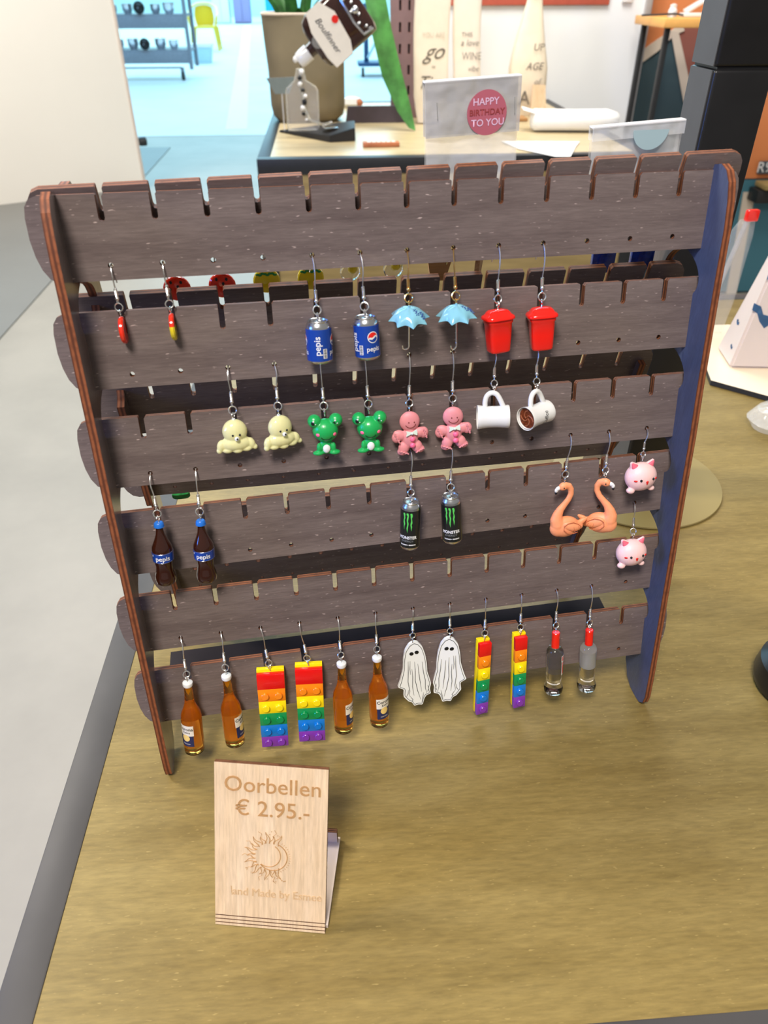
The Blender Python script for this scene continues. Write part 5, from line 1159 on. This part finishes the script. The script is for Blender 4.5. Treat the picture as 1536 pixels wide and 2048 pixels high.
# ------------------------------------------------------------------ narrow table by the painted wall
st = far('side_table', 1.27, 2.86, 'narrow table with yellow wooden top and dark legs by the painted wall', 'table', z=FZ)
hh = 0.262 - FZ
obj('tabletop', box(0.34, 0.30, 0.028, (0.035, -0.02, hh+0.004), 0.003), [mat('honey_wood', lin((228, 172, 96)), 0.4, var=0.05)], st)
for x, y in ((-0.105, -0.13), (0.175, -0.13), (-0.105, 0.10), (0.175, 0.10)): obj('leg', box(0.018, 0.018, hh-0.01, (x, y, (hh-0.01)/2), 0.002), M_frame2, st)
cb = far('white_lamp_base', 1.20, 2.80, 'small white knob shaped item on the narrow table', 'lamp', z=0.2805)
obj('lamp_body', lathe([(0, 0), (0.016, 0), (0.015, 0.02), (0.011, 0.026), (0.012, 0.036), (0, 0.040)], 20), M_cup, cb)
obj('cable', tube([(-0.10, 0.03, 0.004), (-0.05, 0.01, 0.006), (0.0, -0.018, 0.010), (0.03, -0.03, 0.006)], 0.003, 6), M_frame2, cb)
cb2 = far('white_stapler', 1.30, 2.80, 'slanted white device on the narrow table beside the black post', 'device', z=0.2805)
obj('device_base', box(0.13, 0.05, 0.012, (0.0, 0, 0.0065), 0.002), M_cup, cb2); obj('device_arm', box(0.14, 0.04, 0.012, (0.03, 0, 0.04), 0.003, M=RY(-0.5) ), M_cup, cb2)
# ------------------------------------------------------------------ the hall beyond the doorway
M_steel = mat('grey_blue_steel', (0.22, 0.25, 0.30), 0.5, var=0.08)
tr = far('shelf_trolley', -2.60, 12.7, 'grey steel shelf trolley on casters in the hall at the left', 'trolley', z=FZ)
for z in (0.40, 0.835, 1.27):
    obj('shelf', box(1.16, 0.62, 0.03, (0, 0.30, z-0.02), 0.004), M_steel, tr)
    obj('shelf_lip', box(1.16, 0.012, 0.15, (0, -0.012, z-0.10), 0.003), M_steel, tr)
for x in (-0.575, 0.575):
    for y in (0.0, 0.60): obj('upright', box(0.05, 0.05, 1.75, (x, y, 1.02), 0.004), M_steel, tr)
for x in (-0.52, 0.43): 
    obj('caster', lathe([(0, -0.022), (0.055, -0.022), (0.06, -0.012), (0.06, 0.012), (0.055, 0.022), (0, 0.022)], 20, M=T(x, 0.03, 0.062) @ RY(PI/2)), M_frame2, tr)
    obj('caster_fork', box(0.05, 0.05, 0.08, (x, 0.03, 0.13), 0.004), M_steel, tr)
obj('lower_bar', tube([(-0.57, 0.0, 0.17), (0.43, 0.0, 0.17)], 0.012, 8), M_steel, tr)
M_chrome = mat('polished_steel', (0.75, 0.78, 0.82), 0.18, metal=0.9, var=0.1)
rs = random.Random(12)
cups = lathe([(0, 0), (0.045, 0), (0.07, 0.05), (0.075, 0.12), (0.07, 0.12), (0.06, 0.05), (0, 0.01)], 18)
cup_me = to_mesh(cups, 'bowl_body', [M_chrome])
lbs = ['first', 'second', 'third', 'fourth', 'fifth', 'sixth', 'seventh']
for sh_z, nm in ((0.4, 'middle'), (0.835, 'upper')):
    for k in (0, 1, 3, 4):
        x = -0.46 + k*0.20
        b_ = far('steel_bowl', -2.60+x, 12.82+0.05*(k % 2), 'shiny steel bowl, %s from the left on the %s shelf of the trolley' % (lbs[k], 'lower' if sh_z < .5 else 'upper'), 'bowl', 'steel bowls on the shelf trolley', z=FZ+sh_z-0.0045)
        obj('bowl_body', cup_me, None, b_, Matrix.Scale(0.9+0.3*rs.random(), 4))
for nm, x, z, r in (('black_ball', -0.06, 0.3955, 0.075), ('black_ball', -0.06, 0.8305, 0.08)):
    b_ = far(nm, -2.60+x, 12.70, 'dark round ball on the %s shelf of the trolley' % ('lower' if z < .5 else 'upper'), 'ball', z=FZ+z)
    obj('ball_body', sphere(r, (0, 0, r), 18, 12), M_postdark, b_); obj('ball_valve', sphere(r*0.12, (0, -r, r), 8, 6), M_steel, b_)
M_yplast = mat('yellow_plastic_chair', lin((235, 205, 70)), 0.4, var=0.02)
ch = far('plastic_chair', -2.53, 18.5, 'yellow plastic garden armchair in the bright hall', 'chair', z=FZ)
obj('seat', box(0.46, 0.44, 0.035, (0, 0, 0.42), 0.012), M_yplast, ch)
bk = crumple(-0.20, 0.20, 0.44, 0.80, 10, 8, 0.0, 1, y=0.20)
for v in bk.verts: v.co.y -= 0.08*(v.co.x/0.2)**2; v.co.x *= 0.85+0.15*math.sin((v.co.z-0.44)/0.36*PI); v.co.z -= 0.05*(v.co.x/0.2)**2*((v.co.z-0.44)/0.36)
bmesh.ops.solidify(bk, geom=bk.faces[:], thickness=0.02); obj('backrest', bk, M_yplast, ch)
obj('arm_rail', tube([(-0.29, -0.20, 0.60), (-0.30, -0.05, 0.66), (-0.26, 0.12, 0.76), (-0.14, 0.22, 0.82), (0, 0.24, 0.835), (0.14, 0.22, 0.82), (0.26, 0.12, 0.76), (0.30, -0.05, 0.66), (0.29, -0.20, 0.60)], 0.028, 10), mat('pale_yellow_rail', lin((250, 235, 170)), 0.4), ch)
for x in (-0.25, 0.25):
    for y in (-0.20, 0.20): obj('leg', tube([(x*0.92, y, 0.42), (x*1.12, y*1.08, 0.002)], [0.035, 0.022], 10), M_yplast, ch)
    obj('arm_post', tube([(x*1.0, -0.20, 0.42), (x*1.16, -0.20, 0.60)], 0.024, 8), M_yplast, ch)
M_pale = mat('pale_blue_plastic', lin((190, 225, 235)), 0.4, var=0.03)
bn = far('storage_bin', -2.25, 15.6, 'pale blue storage bin on the hall floor in front of the yellow chair', 'bin', z=FZ)
obj('bin_body', superloft([(0.002, 0.16, 0.13, 5), (0.25, 0.20, 0.16, 5)], 32), M_pale, bn); obj('bin_lid', superloft([(0.25, 0.215, 0.175, 5), (0.30, 0.21, 0.17, 5)], 32), M_white, bn)
pt = far('pallet_truck', 0.62, 12.95, 'dark blue platform truck in the hall behind the farther table', 'trolley', z=FZ)
M_dblue = mat('dark_blue_steel', lin((38, 78, 120)), 0.5)
obj('platform', box(0.62, 0.5, 0.05, (0.16, 0.2, 0.17), 0.006), M_dblue, pt)
for x in (-0.08, 0.36): obj('wheel', lathe([(0, -0.02), (0.06, -0.02), (0.065, 0), (0.06, 0.02), (0, 0.02)], 18, M=T(x, 0.0, 0.067) @ RY(PI/2)), M_frame2, pt)
obj('handle_post', box(0.07, 0.05, 0.75, (-0.02, 0.1, 0.57), 0.006), M_dblue, pt)
obj('brace', tube([(0.0, 0.08, 0.25), (0.18, 0.08, 0.55)], 0.02, 8), M_pale, pt)
for nm, u, v, sx1, sz1, col, lb in (('blue_cabinet', -1.58, 30.0, 0.75, 1.6, (30, 165, 220), 'bright blue cabinet at the far end of the hall'),
                                  ('lilac_cabinet', -2.75, 30.0, 0.55, 1.6, (150, 140, 190), 'lilac cabinet at the far end of the hall'),
                                  ('white_cabinet', -3.45, 30.0, 0.55, 1.7, (230, 240, 245), 'white cabinet left of the lilac one at the far end of the hall')):
    cbn = far(nm, u, v, lb, 'cabinet', z=FZ)
    mm_ = mat(nm, lin(col), 0.5); obj('cabinet_body', box(sx1, 0.5, sz1, (0, 0.25, sz1/2+0.02), 0.01), mm_, cbn)
    for q in (-1, 1): obj('door', box(sx1/2-0.02, 0.02, sz1-0.1, (q*sx1/4, -0.012, sz1/2+0.02), 0.004), mm_, cbn)
